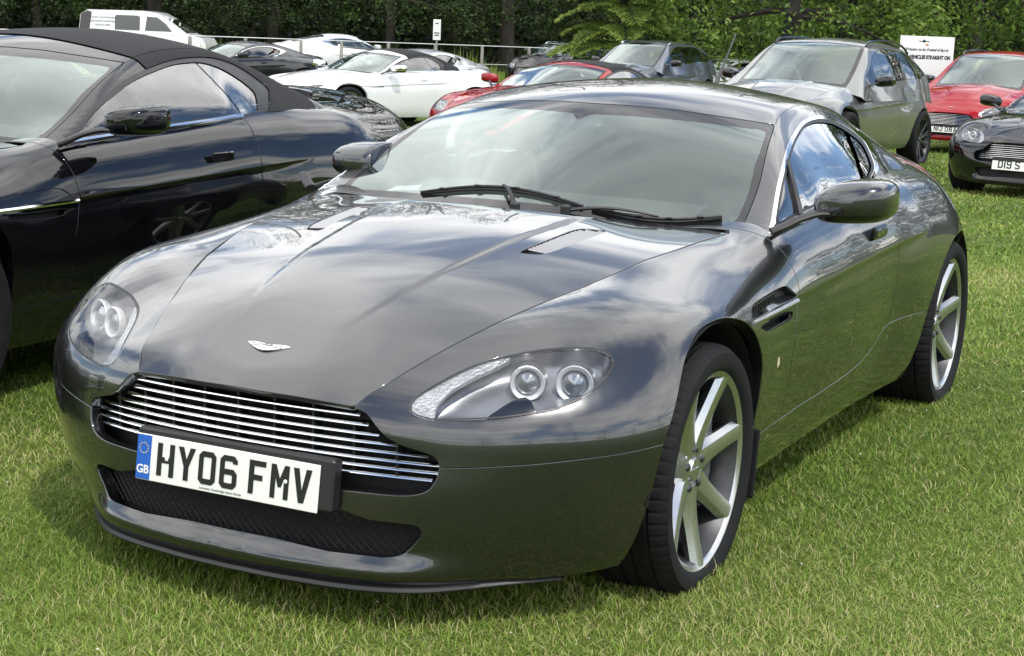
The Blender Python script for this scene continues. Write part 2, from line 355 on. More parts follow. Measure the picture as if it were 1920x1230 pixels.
def wrap_mesh(step=.014):
    uu=np.linspace(0,GT,400); p=wrap_pos(uu,np.full(400,.1)); L=np.r_[0,np.cumsum(np.linalg.norm(np.diff(p,axis=0),axis=1))]
    nu=int(L[-1]/step); us=np.interp(np.linspace(0,L[-1],nu),L,uu); nt=int(1.15/step); ts=np.linspace(-.95,1.55,nt)
    U,T=np.meshgrid(us,ts,indexing='ij'); e=2e-3
    P=wrap_pos(U,T); n=np.cross(wrap_pos(U+e,T)-wrap_pos(U-e,T),wrap_pos(U,T+e)-wrap_pos(U,T-e)); n/=np.linalg.norm(n,axis=-1,keepdims=True)+1e-12
    P[0,:,1]=0;P[-1,:,1]=0; n[0,:,1]=0; n[-1,:,1]=0; n/=np.linalg.norm(n,axis=-1,keepdims=True)+1e-12
    return grid(P,n,flip=True)
# bonnet: height field
CREASE=[(.50,.155,.728),(.34,.208,.771),(.229,.219,.797),(.112,.231,.818),(-.01,.247,.838),(-.141,.26,.857),(-.287,.275,.870),(-.43,.296,.883)]
VENT=[(-.048,.30,.829),(-.094,.332,.823),(-.181,.343,.826),(-.264,.356,.835),(-.35,.369,.845),(-.44,.381,.855)]
def fit_bonnet():
    P=[(*p,4) for p in SHUT]+[(*p,.8) for p in CREASE]
    P+=[(.822,0,.579,1),(.818,.1,.578,1),(.806,.2,.574,1),(.806,0,.592,1),(.77,0,.610,1),(.686,0,.648,1.2),(.77,.2,.602,.8),(.70,.2,.636,.8),(.5,0,.728,.6),(.34,0,.778,.6),(.1,0,.828,.6),(-.1,0,.858,.6),(-.3,0,.881,.6),(-.5,0,.896,.8),(-.52,.2,.892,.6),(-.6,.4,.872,.6),(-.7,.68,.862,.6),(-.72,.3,.895,.4)]
    D=np.array(P); M=D*np.array([1,-1,1,1]); D=np.vstack([D,M])
    return Field(D[:,0],D[:,1],D[:,2],D[:,3]*30,44,30,-.8,.9,-.8,.8,lam=.03)
BF=fit_bonnet()
_CR=np.polyfit([-.6,-.43,-.287,-.141,-.01,.112,.229,.34,.5,.62],[.312,.297,.279,.263,.248,.234,.220,.203,.168,.138],4)
def bonnet_bulge(x,y):
    # raised centre panel whose edge is the crease
    yc=np.polyval(_CR,x); h=.0062*np.clip((.60-x)/.45,0,1); s=np.clip((np.abs(y)-yc)/.026+.5,0,1)
    return h*(1-s*s*(3-2*s))
def bonnet_z(x,y):
    return BF(x,y).reshape(np.shape(x))+bonnet_bulge(x,y)+.0005
def bonnet_mesh(step=.011):
    xs=np.linspace(-.72,.845,int(1.57/step)); ys=np.linspace(0,.74,int(.74/step*1.5)); X,Y=np.meshgrid(xs,ys,indexing='ij'); e=2e-3
    Z=bonnet_z(X,Y); zx=(bonnet_z(X+e,Y)-bonnet_z(X-e,Y))/(2*e); zy=(bonnet_z(X,Y+e)-bonnet_z(X,Y-e))/(2*e); zy[:,0]=0
    n=np.stack([-zx,-zy,np.ones_like(Z)],-1); n/=np.linalg.norm(n,axis=-1,keepdims=True)
    return grid(np.stack([X,Y,Z],-1),n,flip=True)
# cabin: top sheet z=T(x,y), side sheet y=S(x,z), rounded where they meet; meshed in rays about the axis y=0, z=CZ
CZ=.70
APIL=[(-1.303,.579,1.137),(-1.203,.602,1.107),(-1.123,.619,1.076),(-1.054,.635,1.045),(-.992,.65,1.015),(-.936,.662,.984),(-.88,.672,.955),(-.826,.679,.927),(-.768,.687,.9),(-.716,.693,.874)]
CTR=[(-.42,.853),(-.5,.893),(-.7,.985),(-.9,1.073),(-1.05,1.136),(-1.145,1.174),(-1.25,1.205),(-1.4,1.230),(-1.6,1.245),(-1.8,1.247),(-2.0,1.237),(-2.25,1.208),(-2.5,1.163),(-2.75,1.105),(-3.0,1.04),(-3.2,.985),(-3.35,.948),(-3.5,.93)]
TOP=[(x,0,z,1) for x,z in CTR]+[(*p,1) for p in APIL]+[(-.62,.6,.83,.5),(-.5,.6,.76,.3),
 (-1.45,.5,1.183,.8),(-1.65,.5,1.197,.8),(-1.82,.5,1.193,.8),(-2.0,.5,1.180,.8),(-2.2,.5,1.153,.8),(-2.43,.5,1.108,.8),(-2.69,.49,1.05,.8),(-2.95,.48,.98,.8),(-3.2,.45,.92,.8),(-3.4,.4,.89,.5)]
SIDE=[(-.80,.755,.928),(-1.10,.682,1.042),(-1.334,.63,1.105),(-1.509,.60,1.134),(-1.67,.587,1.148),(-1.83,.582,1.147),(-1.99,.582,1.133),(-2.13,.60,1.098),(-2.2,.64,1.045),(-2.2,.67,1.01),(-2.14,.72,.972),(-2.0,.74,.955),(-1.83,.77,.932)]
SIDE=[(*p,1) for p in SIDE]+[(x,.787,z,1) for x,z in((-.70,.875),(-.93,.892),(-1.2,.907),(-1.5,.920),(-1.75,.930))]+[(x,.806,z-.08,.6) for x,z in((-.70,.875),(-.93,.892),(-1.2,.907),(-1.5,.920),(-1.75,.930))]+[
 (-1.2,.732,1.0,.4),(-1.5,.70,1.04,.4),(-1.75,.692,1.045,.4),(-2.4,.575,1.06,.6),(-2.4,.68,.985,.6),(-2.4,.75,.93,.6),(-2.4,.80,.85,.6),(-2.7,.56,1.0,.6),(-2.7,.66,.945,.6),(-2.7,.72,.90,.6),(-2.95,.54,.945,.6),(-2.95,.62,.90,.6),(-3.2,.48,.91,.6),(-3.2,.55,.86,.6),(-3.4,.43,.86,.6)]
class Cabin:
    def __init__(s,top,side,k=.035,lamT=.01,lamS=.01,zr=(.7,1.3),xr=(-3.75,-.3)):
        D=np.array(top);D=np.vstack([D,D*[1,-1,1,1]]); s.T=Field(D[:,0],D[:,1],D[:,2],D[:,3]*30,40,16,*xr,-.95,.95,lam=lamT)
        D=np.array(side); s.S=Field(D[:,0],D[:,2],D[:,1],D[:,3]*30,34,14,*xr,*zr,lam=lamS); s.k=k; s.rt=(s.T.res,s.S.res)
    def f(s,X,Y,Z):
        e=.01; T=s.T(X,Y); tx=(s.T(X+e,Y)-s.T(X-e,Y))/(2*e); a=(Z-T)/np.sqrt(1+tx*tx)
        b=(Y-s.S(X,Z))/1.15; k=s.k; h=np.maximum(k-np.abs(a-b),0)/k
        return np.maximum(a,b)+h*h*h*k/6
    def pos(s,X,T):
        sh=X.shape; x=X.ravel();t=T.ravel(); lo=np.full(len(x),.04); hi=np.full(len(x),1.06); st,ct=np.sin(t),np.cos(t)
        for _ in range(18):
            m=(lo+hi)/2; v=s.f(x,m*st,CZ+m*ct)>0; hi=np.where(v,m,hi); lo=np.where(v,lo,m)
        r=(lo+hi)/2; return np.stack([x,r*st,CZ+r*ct],-1).reshape(*sh,3)
def cabin_mesh(C,step=.013,x0=-3.45,x1=-.47,tmax=1.45):
    xs=np.linspace(x0,x1,int((x1-x0)/step)); nt=int(1.0/step); q=np.linspace(0,1,nt)
    ts=tmax*(q+.10*np.sin(2*np.pi*q)/np.pi)          # denser round the pillar
    X,T=np.meshgrid(xs,ts,indexing='ij'); e=6e-3; pos=C.pos
    P=pos(X,T); n=np.cross(pos(X+e,T)-pos(X-e,T),pos(X,T+e)-pos(X,T-e)); n[:,0,1]=0; n/=np.linalg.norm(n,axis=-1,keepdims=True)+1e-12
    if n[len(xs)//2,0,2]<0: n=-n
    P[:,0,1]=0
    return grid(P,n,flip=True)
COUPE=Cabin(TOP,SIDE)
# ---------------------------------------------------------------- small solid shapes
def lathe(prof,n=48,axis='y',arc=2*math.pi,mod=None):
    """profile (a,r): a along axis, r radius"""
    prof=np.asarray(prof,float); th=np.linspace(0,arc,n,endpoint=arc<6.28); P=np.zeros((len(th),len(prof),3))
    for k,t in enumerate(th):
        r=prof[:,1] if mod is None else prof[:,1]+mod(k,prof)
        P[k,:,0]=r*math.cos(t); P[k,:,2]=r*math.sin(t); P[k,:,1]=prof[:,0]
    V=P.reshape(-1,3); b=len(prof); F=[]; m=len(th)
    for i in range(m if arc>6.28 else m-1):
        for j in range(b-1):
            q=(i*b+j,i*b+j+1,((i+1)%m)*b+j+1,((i+1)%m)*b+j); F.append(q)
    if axis=='x': V=V[:,[1,0,2]]; F=[f[::-1] for f in F]
    elif axis=='z': V=V[:,[0,2,1]]; F=[f[::-1] for f in F]
    return Msh(V,F)
def box(c,s,bev=0,R=None):
    """box with chamfered edges"""
    c=np.array(c,float); h=np.array(s,float)/2; b=min(bev,h.min()*.99)
    if b<=0:
        V=[(x,y,z) for x in(-1,1) for y in(-1,1) for z in(-1,1)]; V=np.array(V)*h
        F=[(0,1,3,2),(4,6,7,5),(0,4,5,1),(2,3,7,6),(0,2,6,4),(1,5,7,3)]
    else:
        V=[];ix={}
        for sx in(-1,1):
            for sy in(-1,1):
                for sz in(-1,1):
                    for a in range(3):
                        p=np.array([sx,sy,sz])*(h-b); p[a]=[sx,sy,sz][a]*h[a]; ix[(sx,sy,sz,a)]=len(V); V.append(p)
        V=np.array(V);F=[]
        for a in range(3):
            o=[k for k in range(3) if k!=a]
            for s in(-1,1):
                q=[]
                for u,v in((-1,-1),(1,-1),(1,1),(-1,1)):
                    k=[0,0,0];k[a]=s;k[o[0]]=u;k[o[1]]=v;q.append(ix[(*k,a)])
                F.append(tuple(q))
            for u in(-1,1):
                for v in(-1,1):
                    k0=[0,0,0];k1=[0,0,0];k0[a]=-1;k1[a]=1
                    for k in(k0,k1): k[o[0]]=u;k[o[1]]=v
                    F.append((ix[(*k0,o[0])],ix[(*k1,o[0])],ix[(*k1,o[1])],ix[(*k0,o[1])]))
        for sx in(-1,1):
            for sy in(-1,1):
                for sz in(-1,1): F.append(tuple(ix[(sx,sy,sz,a)] for a in range(3)))
        FF=[]
        for f in F:
            q=V[list(f)]; n=np.cross(q[1]-q[0],q[2]-q[0]); FF.append(f if n@q.mean(0)>0 else f[::-1])
        F=FF
    if R is not None: V=V@np.asarray(R).T
    return Msh(V+c,F)
def rotz(a): c,s=math.cos(a),math.sin(a); return np.array([[c,-s,0],[s,c,0],[0,0,1.]])
def roty(a): c,s=math.cos(a),math.sin(a); return np.array([[c,0,s],[0,1,0],[-s,0,c]])
def rotx(a): c,s=math.cos(a),math.sin(a); return np.array([[1,0,0],[0,c,-s],[0,s,c]])
def xform(m,R=None,t=(0,0,0),s=1.0):
    V=m.V*s
    if R is not None: V=V@np.asarray(R).T
    return Msh(V+np.asarray(t,float),m.F,None if m.N is None else (m.N@np.asarray(R).T if R is not None else m.N))
def tube(path,r,n=8,caps=True,flat=None,closed=False):
    """swept ring along a path; r number or list; flat=(up vector, height ratio)"""
    P=np.asarray(path,float); k=len(P); r=np.full(k,r) if np.isscalar(r) else np.asarray(r,float)
    T=np.gradient(P,axis=0) if not closed else np.roll(P,-1,0)-np.roll(P,1,0)
    T/=np.linalg.norm(T,axis=1)[:,None]+1e-12
    V=[];up=np.array([0,0,1.0]) if flat is None else np.asarray(flat[0],float)
    for i in range(k):
        u=up-T[i]*(up@T[i])
        if np.linalg.norm(u)<1e-3: u=np.array([1.0,0,0])-T[i]*T[i][0]
        u/=np.linalg.norm(u); s=np.cross(T[i],u); h=1 if flat is None else flat[1]
        for a in range(n):
            t=2*math.pi*a/n; V.append(P[i]+r[i]*(math.cos(t)*s+h*math.sin(t)*u))
    F=[]
    for i in range(k if closed else k-1):
        for a in range(n): F.append((i*n+a,((i+1)%k)*n+a,((i+1)%k)*n+(a+1)%n,i*n+(a+1)%n)[::-1])
    if caps and not closed: F.append(tuple(range(n))); F.append(tuple(range((k-1)*n,k*n))[::-1])
    return Msh(V,F)
def loft(rings,closed_ring=True,caps=True):
    R=[np.asarray(r,float) for r in rings]; n=len(R[0]); V=np.vstack(R);F=[]
    for i in range(len(R)-1):
        for a in range(n if closed_ring else n-1): F.append((i*n+a,i*n+(a+1)%n,(i+1)*n+(a+1)%n,(i+1)*n+a))
    if caps: F.append(tuple(range(n))[::-1]); F.append(tuple(range((len(R)-1)*n,len(R)*n)))
    return Msh(V,F)
def prism(poly,h,plane=lambda p,d:(p[0],p[1],d)):
    """2D polygon extruded by h"""
    n=len(poly); V=[plane(p,0) for p in poly]+[plane(p,h) for p in poly]
    F=[tuple(range(n))[::-1],tuple(range(n,2*n))]+[(i,(i+1)%n,n+(i+1)%n,n+i) for i in range(n)]
    return Msh(V,F)
def biggest(m):
    """largest connected piece"""
    p=list(range(len(m.V)))
    def fnd(a):
        while p[a]!=a: p[a]=p[p[a]]; a=p[a]
        return a
    for f in m.F:
        r=fnd(f[0])
        for i in f[1:]: p[fnd(i)]=r
    lab=[fnd(f[0]) for f in m.F]; cnt={}
    for l in lab: cnt[l]=cnt.get(l,0)+1
    b=max(cnt,key=cnt.get); return compact(Msh(m.V,[f for f,l in zip(m.F,lab) if l==b],m.N))
def nonormals(m): m.N=None; return m
def push(m,d): return Msh(m.V-m.N*d,m.F,m.N)
def superring(cx,cy,rx,ry,n=28,p=3.0):
    t=np.linspace(0,2*math.pi,n,endpoint=False); c,s=np.cos(t),np.sin(t)
    return np.c_[cx+rx*np.sign(c)*np.abs(c)**(2/p),cy+ry*np.sign(s)*np.abs(s)**(2/p)]
# ---------------------------------------------------------------- outlines measured on the photo
PX_SHUT=[(664,762.5),(687,743.5),(728,718),(779,687),(833,656),(866,638.4),(935,604),(1010,571),(1080,543.5),(1121.7,526),(1163,508.5),(1205,489.6),(1267.5,468.8),(1326,449),(1367.5,437.5)]
PX_LEAD=[(300,705),(400,719),(456,728),(555,743),(664,762.5)]
PX_REAR=[(1367.5,437.5),(1309,427),(1226,417.7),(1160,410.5),(1080,404),(940,388),(841,379),(740,370),(600,360)]
PX_LAMP=[(767,765),(774,749),(795,733),(833,711),(877,689),(920,673),(963,663.6),(1012,655.5),(1066,651),(1107,651),(1134,657),(1150,670),(1151.5,684),(1142,703),(1120,727),(1088,749),(1044.5,768),(998.5,777),(931,785.5),(849.6,788.5),(812,788.5),(787,783),(771,774)]
PX_STRIP=[(765,765),(774,747),(795,731),(833,709),(877,687),(920,671),(950,664),(958,668),(930,685),(890,703),(850,726),(830,745),(818,762),(812,790),(787,785),(771,776)]
PX_GR=[(664,762.5),(687,773),(703,795),(722,816.6),(749,833),(782,844),(812,854.5),(824,868),(824.5,880),(816,905.6),(796.6,925),(749,931),(654,922),(626,920)]
PX_INT=[(694,975),(765,983),(787,989),(792,1000.6),(781,1020),(757,1040),(725,1046),(690,1043),(614.6,1034)]
PX_BUMP=[(828,878),(900,876.5),(1000,871),(1100,860),(1180,848),(1240,834)]
PX_WSTOP=[(700,215),(886,191),(960,189.3),(1040,190.5),(1110,193.5),(1180,197.5),(1263,205),(1330,215),(1396.7,225),(1453,234)]
PX_APIL=[(1453,234),(1440,275),(1431,315),(1423,348),(1406,394),(1392,424),(1375,445)]
PX_WSIN=[(1110,214.5),(1180,217.5),(1280,226),(1380,238),(1428,244),(1436,249),(1434,258),(1425,285),(1416,308),(1404,361),(1388,400),(1379,416),(1358.6,420.6),(1290,412),(1200,402),(1100,392),(1000,381),(900,371),(700,350)]
PX_DLO=[(1442,441),(1446,415),(1450,389.5),(1458,345),(1469,299),(1477,273),(1486,253),(1501,231),(1520.5,220),(1542,217.5),(1567,222),(1596,238),(1623,260),(1635,280),(1646,311),(1640,331),(1633,344),(1600,360),(1560,380),(1501,408)]
PX_QDIV=[(1570,205),(1586,241),(1596,267.6),(1608,297),(1620,338),(1628,360)]
PX_VENTU=[(1410,577),(1420,565),(1438,552),(1464,538),(1477,536.5),(1485,544),(1495,558),(1460,575),(1414,598)]
PX_VENTL=[(1424,611),(1452,599),(1483,584),(1487,588),(1483.5,598),(1462,611),(1440,621.5),(1433,619)]
PX_BV=[(974,471.5),(1010,456),(1050,440),(1075,431),(1092,428.5),(1115,430),(1137,433),(1120,441),(1080,455),(1045,469),(1015,477),(990,476)]
SILLX=[(.2,.331),(-.2,.332),(-.66,.336),(-1.08,.341),(-1.32,.350),(-1.48,.366),(-1.60,.393),(-1.66,.423),(-1.70,.447),(-1.76,.457),(-1.88,.459),(-2.0,.456),(-2.3,.44),(-3.6,.44)]
ARCH_F=[(.39,.02),(.395,.22),(.39,.36),(.375,.484),(.31,.585),(.225,.663),(.131,.709),(.03,.724),(-.073,.718),(-.188,.687),(-.271,.627),(-.331,.552),(-.345,.47),(-.345,.40),(-.345,.34),(-.345,.02)]
ARCH_R=[(-2.10,.02),(-2.12,.24),(-2.14,.33),(-2.165,.44),(-2.24,.56),(-2.36,.645),(-2.48,.69),(-2.62,.70),(-2.74,.685),(-2.85,.63),(-2.93,.545),(-2.97,.45),(-2.98,.3),(-2.98,.02)]
def strake_z(x): return np.interp(x,[-2.2,-2.0,-1.73,-.65,-.3],[.752,.748,.739,.692,.682])
def crease(m):
    """dished flank just under the waist crease"""
    z=m.V[:,2]; d=strake_z(m.V[:,0])-z; x=m.V[:,0]
    fade=np.clip((x+2.12)/.25,0,1)*np.clip((-.36-x)/.06,0,1); A=.012*fade; a,b=.012,.11
    dl=A*(1-np.exp(-d/a))*np.exp(-d/b); g=A*(np.exp(-d/a)/a*np.exp(-d/b)-(1-np.exp(-d/a))*np.exp(-d/b)/b)   # d(dl)/dd
    V=m.V-m.N*dl[:,None]; t=np.array([0,0,1.0])-m.N*m.N[:,2:3]; t/=np.linalg.norm(t,axis=1)[:,None]+1e-9
    N=m.N-t*g[:,None]; N/=np.linalg.norm(N,axis=1)[:,None]          # inward displacement grows downwards: normal tips down
    return Msh(V,m.F,N)
def car_body(step=.012,cab=COUPE,lean=False,roofkind='coupe',lamp_px=None):
    """cuts the surfaces into panels.  returns {part: mesh of the left half or centre half}"""
    out={}
    w=wrap_mesh(step)
    xz=lambda V:V[:,[0,2]]
    fb=PxPoly(PX_LEAD[:-1]+[tuple(p) for p in spline(PX_SHUT,per=5)]+[(1360,380),(300,300)],smooth=False)
    w,under=cut(w,lambda V:np.where(V[:,0]>-.66,-fb(V)-.0016,1.0))
    under,_=cut(under,lambda V:-fb(V)+.010); under,_=cut(under,lambda V:V[:,0]-np.where(V[:,0]<.6,-9,.79)); out['bonnet_gutter']=Msh(under.V-under.N*.007,under.F,under.N)      # painted gutter below the bonnet joint
    for poly in(ARCH_F,ARCH_R):
        p=spline(poly,per=5); w,_=cut(w,lambda V:-sdist(xz(V),p))
    zb=lambda V:V[:,2]-np.interp(V[:,0],[-3.6,-3,-2.3,-2.1,-1.7,-.4,.39,.6,.9],[.27,.25,.2,.2,.19,.185,.175,.15,.148])
    w,_=cut(w,zb)
    fl=PxPoly(lamp_px or PX_LAMP); fl2=lambda V:np.where((V[:,0]>.2)&(np.abs(V[:,1])>.3),fl(V),-1)
    w2,_=cut(w,lambda V:-fl2(V)-.0008); _,lamp=cut(w,lambda V:-fl2(V)+.0016); w=w2
    q=lambda L:[tuple(p) for p in proj(np.array(L))]
    gp=[(300,640)]+[(664,755)]+[tuple(p) for p in spline(PX_GR,per=4)]+q([(.812,.25,.370),(.825,.15,.370),(.832,.05,.370),(.832,-.12,.370)])
    fg=PxPoly(gp,smooth=False); fg2=lambda V:np.where(V[:,0]>.5,fg(V),-1)
    w,grl=cut(w,lambda V:-fg2(V))
    ip=q([(.832,-.12,.338),(.832,0,.338),(.825,.15,.337),(.812,.27,.333)])+[tuple(p) for p in spline(PX_INT,per=4)]+q([(.826,.12,.232),(.83,0,.232),(.83,-.12,.232)])
    fi=PxPoly(ip,smooth=False); w,itk=cut(w,lambda V:-np.where(V[:,0]>.5,fi(V),-1))
    pb=PxLine(PX_BUMP)
    low=lambda V:np.where(V[:,0]>.05,-pb(V),-sline(xz(V),SILLX)*1.0)
    a,b=gapcut(w,low)
    if np.mean(a.V[:,2])<np.mean(b.V[:,2]): a,b=b,a
    upper,lower=a,b
    out['front_bumper'],rest=cut(lower,lambda V:V[:,0]-.02)
    out['sill'],out['rear_bumper']=cut(rest,lambda V:V[:,0]+2.5)
    vu,vl=PxPoly(PX_VENTU),PxPoly(PX_VENTL)
    side=lambda V:(V[:,0]>-.75)&(V[:,0]<-.1)&(V[:,2]<.8)&(np.abs(V[:,1])>.8)
    if not lean:
        upper,p1=cut(upper,lambda V:-np.where(side(V),vu(V),-1)); upper,p2=cut(upper,lambda V:-np.where(side(V),vl(V),-1))
        out['vent_upper'],out['vent_lower']=p1,p2
    hi,lo=cut(upper,lambda V:np.where((V[:,0]<-.34),V[:,2]-strake_z(V[:,0]),1))
    lo=crease(lo); upper=join(hi,lo)
    df=[(-.60,.1),(-.63,.33),(-.655,.45),(-.66,.56),(-.686,.69),(-.675,.79),(-.668,.84),(-.66,.95)]
    dr=[(-1.72,.1),(-1.735,.46),(-1.745,.565),(-1.757,.667),(-1.745,.774),(-1.75,.847),(-1.80,.95)]
    a,b=gapcut(upper,lambda V:sline(xz(V),df),.0027)
    if a.V[:,0].mean()<b.V[:,0].mean(): a,b=b,a
    out['wing']=a; rest=b
    a,b=gapcut(rest,lambda V:sline(xz(V),dr),.0027)
    if a.V[:,0].mean()<b.V[:,0].mean(): a,b=b,a
    out['door'],out['quarter_panel']=a,b
    out['lamp']=lamp; out['grille_area']=grl; out['intake_area']=itk
    # bonnet
    bm=bonnet_mesh(step*.95)
    inner=[(200,690)]+PX_LEAD[1:-1]+[tuple(p) for p in spline(PX_SHUT,per=5)]+[tuple(p) for p in spline(PX_REAR,per=3)][1:]+[(200,340)]
    fbn=PxPoly(inner,smooth=False)
    bm,_=cut(bm,lambda V:np.minimum(fbn(V)-.0016,np.where(V[:,0]>.78,.822-.36*V[:,1]**2-V[:,0],1)))
    if not lean:
        fv=PxPoly(PX_BV); bm,bv=cut(bm,lambda V:-np.where(V[:,0]<.1,fv(V),-1)); out['bonnet_vent']=bv
    out['bonnet']=bm
    # cabin
    c=cabin_mesh(cab,step)
    if roofkind in('coupe','soft'):
        wp=PX_WSTOP+[tuple(p) for p in spline(PX_APIL,per=4)][1:]+[(1340,520),(500,520)]
        fw=PxPoly(wp,smooth=False); fw2=lambda V:np.where(V[:,0]>-1.5,fw(V),-1)
        body,_=cut(c,lambda V:-fw2(V)-.0012); _,ws=cut(c,lambda V:-fw2(V)+.0012)
        fi2=PxPoly(PX_WSIN,smooth=False,scale=.0013); glassw,frit=cut(ws,lambda V:fi2(V))
        out['windscreen'],out['windscreen_frit']=glassw,frit
        DL=PX_DLO if roofkind=='coupe' else [(1442+(x-1442)*1.02,441+(y-441)*(1.02-.13*max(0,(x-1540))/100)) if y<390 else (x,y) for x,y in PX_DLO]
        fd=PxPoly(DL); fd2=lambda V:np.where((V[:,0]<-.62)&(V[:,0]>-2.4)&(np.abs(V[:,1])>.5),fd(V),-1)
        body,dlo=cut(body,lambda V:-fd2(V))
        chrome,dl=cut(dlo,lambda V:.0085-fd(V)); out['window_trim']=chrome
        rub,gl=cut(dl,lambda V:.0155-fd(V)); out['window_seal']=rub
        fq=PxLine(PX_QDIV,scale=.0016) if roofkind=='coupe' else (lambda V:sline(V[:,[0,2]],[(-1.70,1.2),(-1.80,.90)])); a,b=gapcut(gl,fq,.006 if roofkind=='coupe' else .005)
        if a.V[:,0].mean()<b.V[:,0].mean(): a,b=b,a
        out['side_window'],out['quarter_window']=biggest(a),biggest(b)
        rw=[(-2.12,-.52),(-2.12,.52),(-2.45,.50),(-2.98,.40),(-3.02,-.40)]
        body,r=cut(body,lambda V:-np.where(V[:,2]>.9,np.minimum.reduce([(-2.15-.10*V[:,1]**2-V[:,0]),(V[:,0]+2.98-.15*V[:,1]**2),(.47+.12*(V[:,0]+2.15)-np.abs(V[:,1]))]),-1))
        out['rear_window']=r
        ys=lambda x:np.interp(x,[-3.3,-2.6,-2.2,-1.8,-1.5,-1.38,-1.31],[.47,.495,.515,.528,.548,.562,.577])
        a,b=gapcut(body,lambda V:np.where(V[:,2]>1.0,ys(V[:,0])-V[:,1],-1)+0*V[:,0],.0012)
        out['roof'],out['roof_pillar']=a,b
        if roofkind=='soft':
            m=join(a,b); hood,rest=cut(m,lambda V:np.minimum(np.minimum(-1.335-V[:,0]-.10*V[:,1]**2,V[:,0]+2.40+.0*V[:,2]),V[:,2]-.935))
            out['hood'],out['roof_pillar']=hood,rest; out['roof']=None
    else: out['cabin']=c
    return out
# ---------------------------------------------------------------- scene objects
MATMAP={}
def fixwind(m):
    n=len(m.F); k=np.array([len(f) for f in m.F]); a=np.array([f[0] for f in m.F]); b=np.array([f[1] for f in m.F]); c=np.array([f[2] for f in m.F]); e=np.array([f[-1] for f in m.F])
    V=m.V; nn=np.cross(V[b]-V[a],V[c]-V[a])+np.cross(V[c]-V[a],V[e]-V[a])
    bad=(nn*(m.N[a]+m.N[b]+m.N[c])).sum(1)<0
    return Msh(m.V,[f[::-1] if x else f for f,x in zip(m.F,bad.tolist())],m.N)
def mkmesh(name,m,mats,smooth=True,angle=35):
    me=bpy.data.meshes.new(name)
    if m.N is not None: m=fixwind(m)
    me.from_pydata(m.V.tolist(),[],m.F); me.validate()
    if smooth:
        me.polygons.foreach_set('use_smooth',[True]*len(me.polygons))
        if m.N is not None and len(me.vertices)==len(m.N): me.normals_split_custom_set_from_vertices(m.N.tolist())
        else: me.set_sharp_from_angle(angle=R_(angle))
    for k in (mats if isinstance(mats,(list,tuple)) else [mats]): me.materials.append(MATS[k])
    return me
def link(o,parent=None):
    COL.objects.link(o)
    if parent is not None: o.parent=parent
    return o
WARP=None          # reshapes the measured car into its relatives
def part(name,m,mat,parent,label=None,smooth=True,angle=35):
    if m is None or not len(m.F): return None
    if WARP is not None: m=WARP(m)
    mat=MATMAP.get(mat,mat) if isinstance(mat,str) else mat
    o=link(bpy.data.objects.new(name,mkmesh(name,m,mat,smooth,angle)),parent)
    if label: o['label']=label
    return o
def tag(o,label,cat,group=None):
    o['label']=label; o['category']=cat
    if group: o['group']=group
    return o
def thing(name,label,cat,loc=(0,0,0),rz=0,group=None):
    o=bpy.data.objects.new(name,None); o.empty_display_size=.2; o.location=loc; o.rotation_euler=(0,0,rz); COL.objects.link(o)
    return tag(o,label,cat,group)
def copy_tree(o,parent=None):
    c=o.copy(); COL.objects.link(c); c.parent=parent
    for ch in list(o.children): copy_tree(ch,c)
    return c
def text_mesh(body,size,depth=.0006,bold=0):
    cu=bpy.data.curves.new('lettering','FONT'); cu.body=body; cu.size=size; cu.extrude=depth; cu.align_x='CENTER'; cu.align_y='CENTER'; cu.offset=bold
    o=bpy.data.objects.new('lettering',cu); COL.objects.link(o)
    dg=bpy.context.evaluated_depsgraph_get(); me=o.evaluated_get(dg).to_mesh()
    V=np.array([v.co[:] for v in me.vertices]).reshape(-1,3); F=[tuple(p.vertices) for p in me.polygons]
    o.evaluated_get(dg).to_mesh_clear(); bpy.data.objects.remove(o); bpy.data.curves.remove(cu)
    return Msh(V,F)
# ---- number plate characters (mm; 50 wide, 79 tall), strokes and outlines
def strip(path,w=13.5):
    P=np.asarray(path,float); n=len(P); V=[]
    for i in range(n):
        a=P[i]-P[i-1] if i>0 else P[1]-P[0]; b=P[i+1]-P[i] if i<n-1 else P[-1]-P[-2]
        a=a/np.linalg.norm(a); b=b/np.linalg.norm(b); t=a+b; t/=np.linalg.norm(t); nrm=np.array([-t[1],t[0]]); k=w/2/max(.5,nrm@np.array([-a[1],a[0]]))
        V+=[P[i]+nrm*k,P[i]-nrm*k]
    return V,[(2*i,2*i+1,2*i+3,2*i+2) for i in range(n-1)]
GLY={'H':[(0,0),(14,0),(14,32),(36,32),(36,0),(50,0),(50,79),(36,79),(36,46),(14,46),(14,79),(0,79)],
'Y':[(18,0),(32,0),(32,33),(50,79),(35,79),(25,50),(15,79),(0,79),(18,33)],
'F':[(0,0),(14,0),(14,33),(38,33),(38,46),(14,46),(14,66),(46,66),(46,79),(0,79)],
'M':[(0,0),(13,0),(13,50),(21,27),(29,27),(37,50),(37,0),(50,0),(50,79),(37,79),(25,47),(13,79),(0,79)],
'V':[(18,0),(32,0),(50,79),(35,79),(25,28),(15,79),(0,79)],'1':[(18,0),(32,0),(32,79),(18,79)],
'N':[(0,0),(13,0),(13,50),(36,0),(50,0),(50,79),(37,79),(37,29),(14,79),(0,79)],
'X':[(0,0),(15,0),(25,27),(35,0),(50,0),(33,41),(49,79),(34,79),(25,54),(16,79),(1,79),(17,41)],
'4':[(28,0),(41,0),(41,15),(50,15),(50,28),(41,28),(41,45),(28,45),(28,28),(16,28),(30,79),(16,79),(0,26),(0,15),(28,15)],
'L':[(0,0),(46,0),(46,13),(14,13),(14,79),(0,79)]}
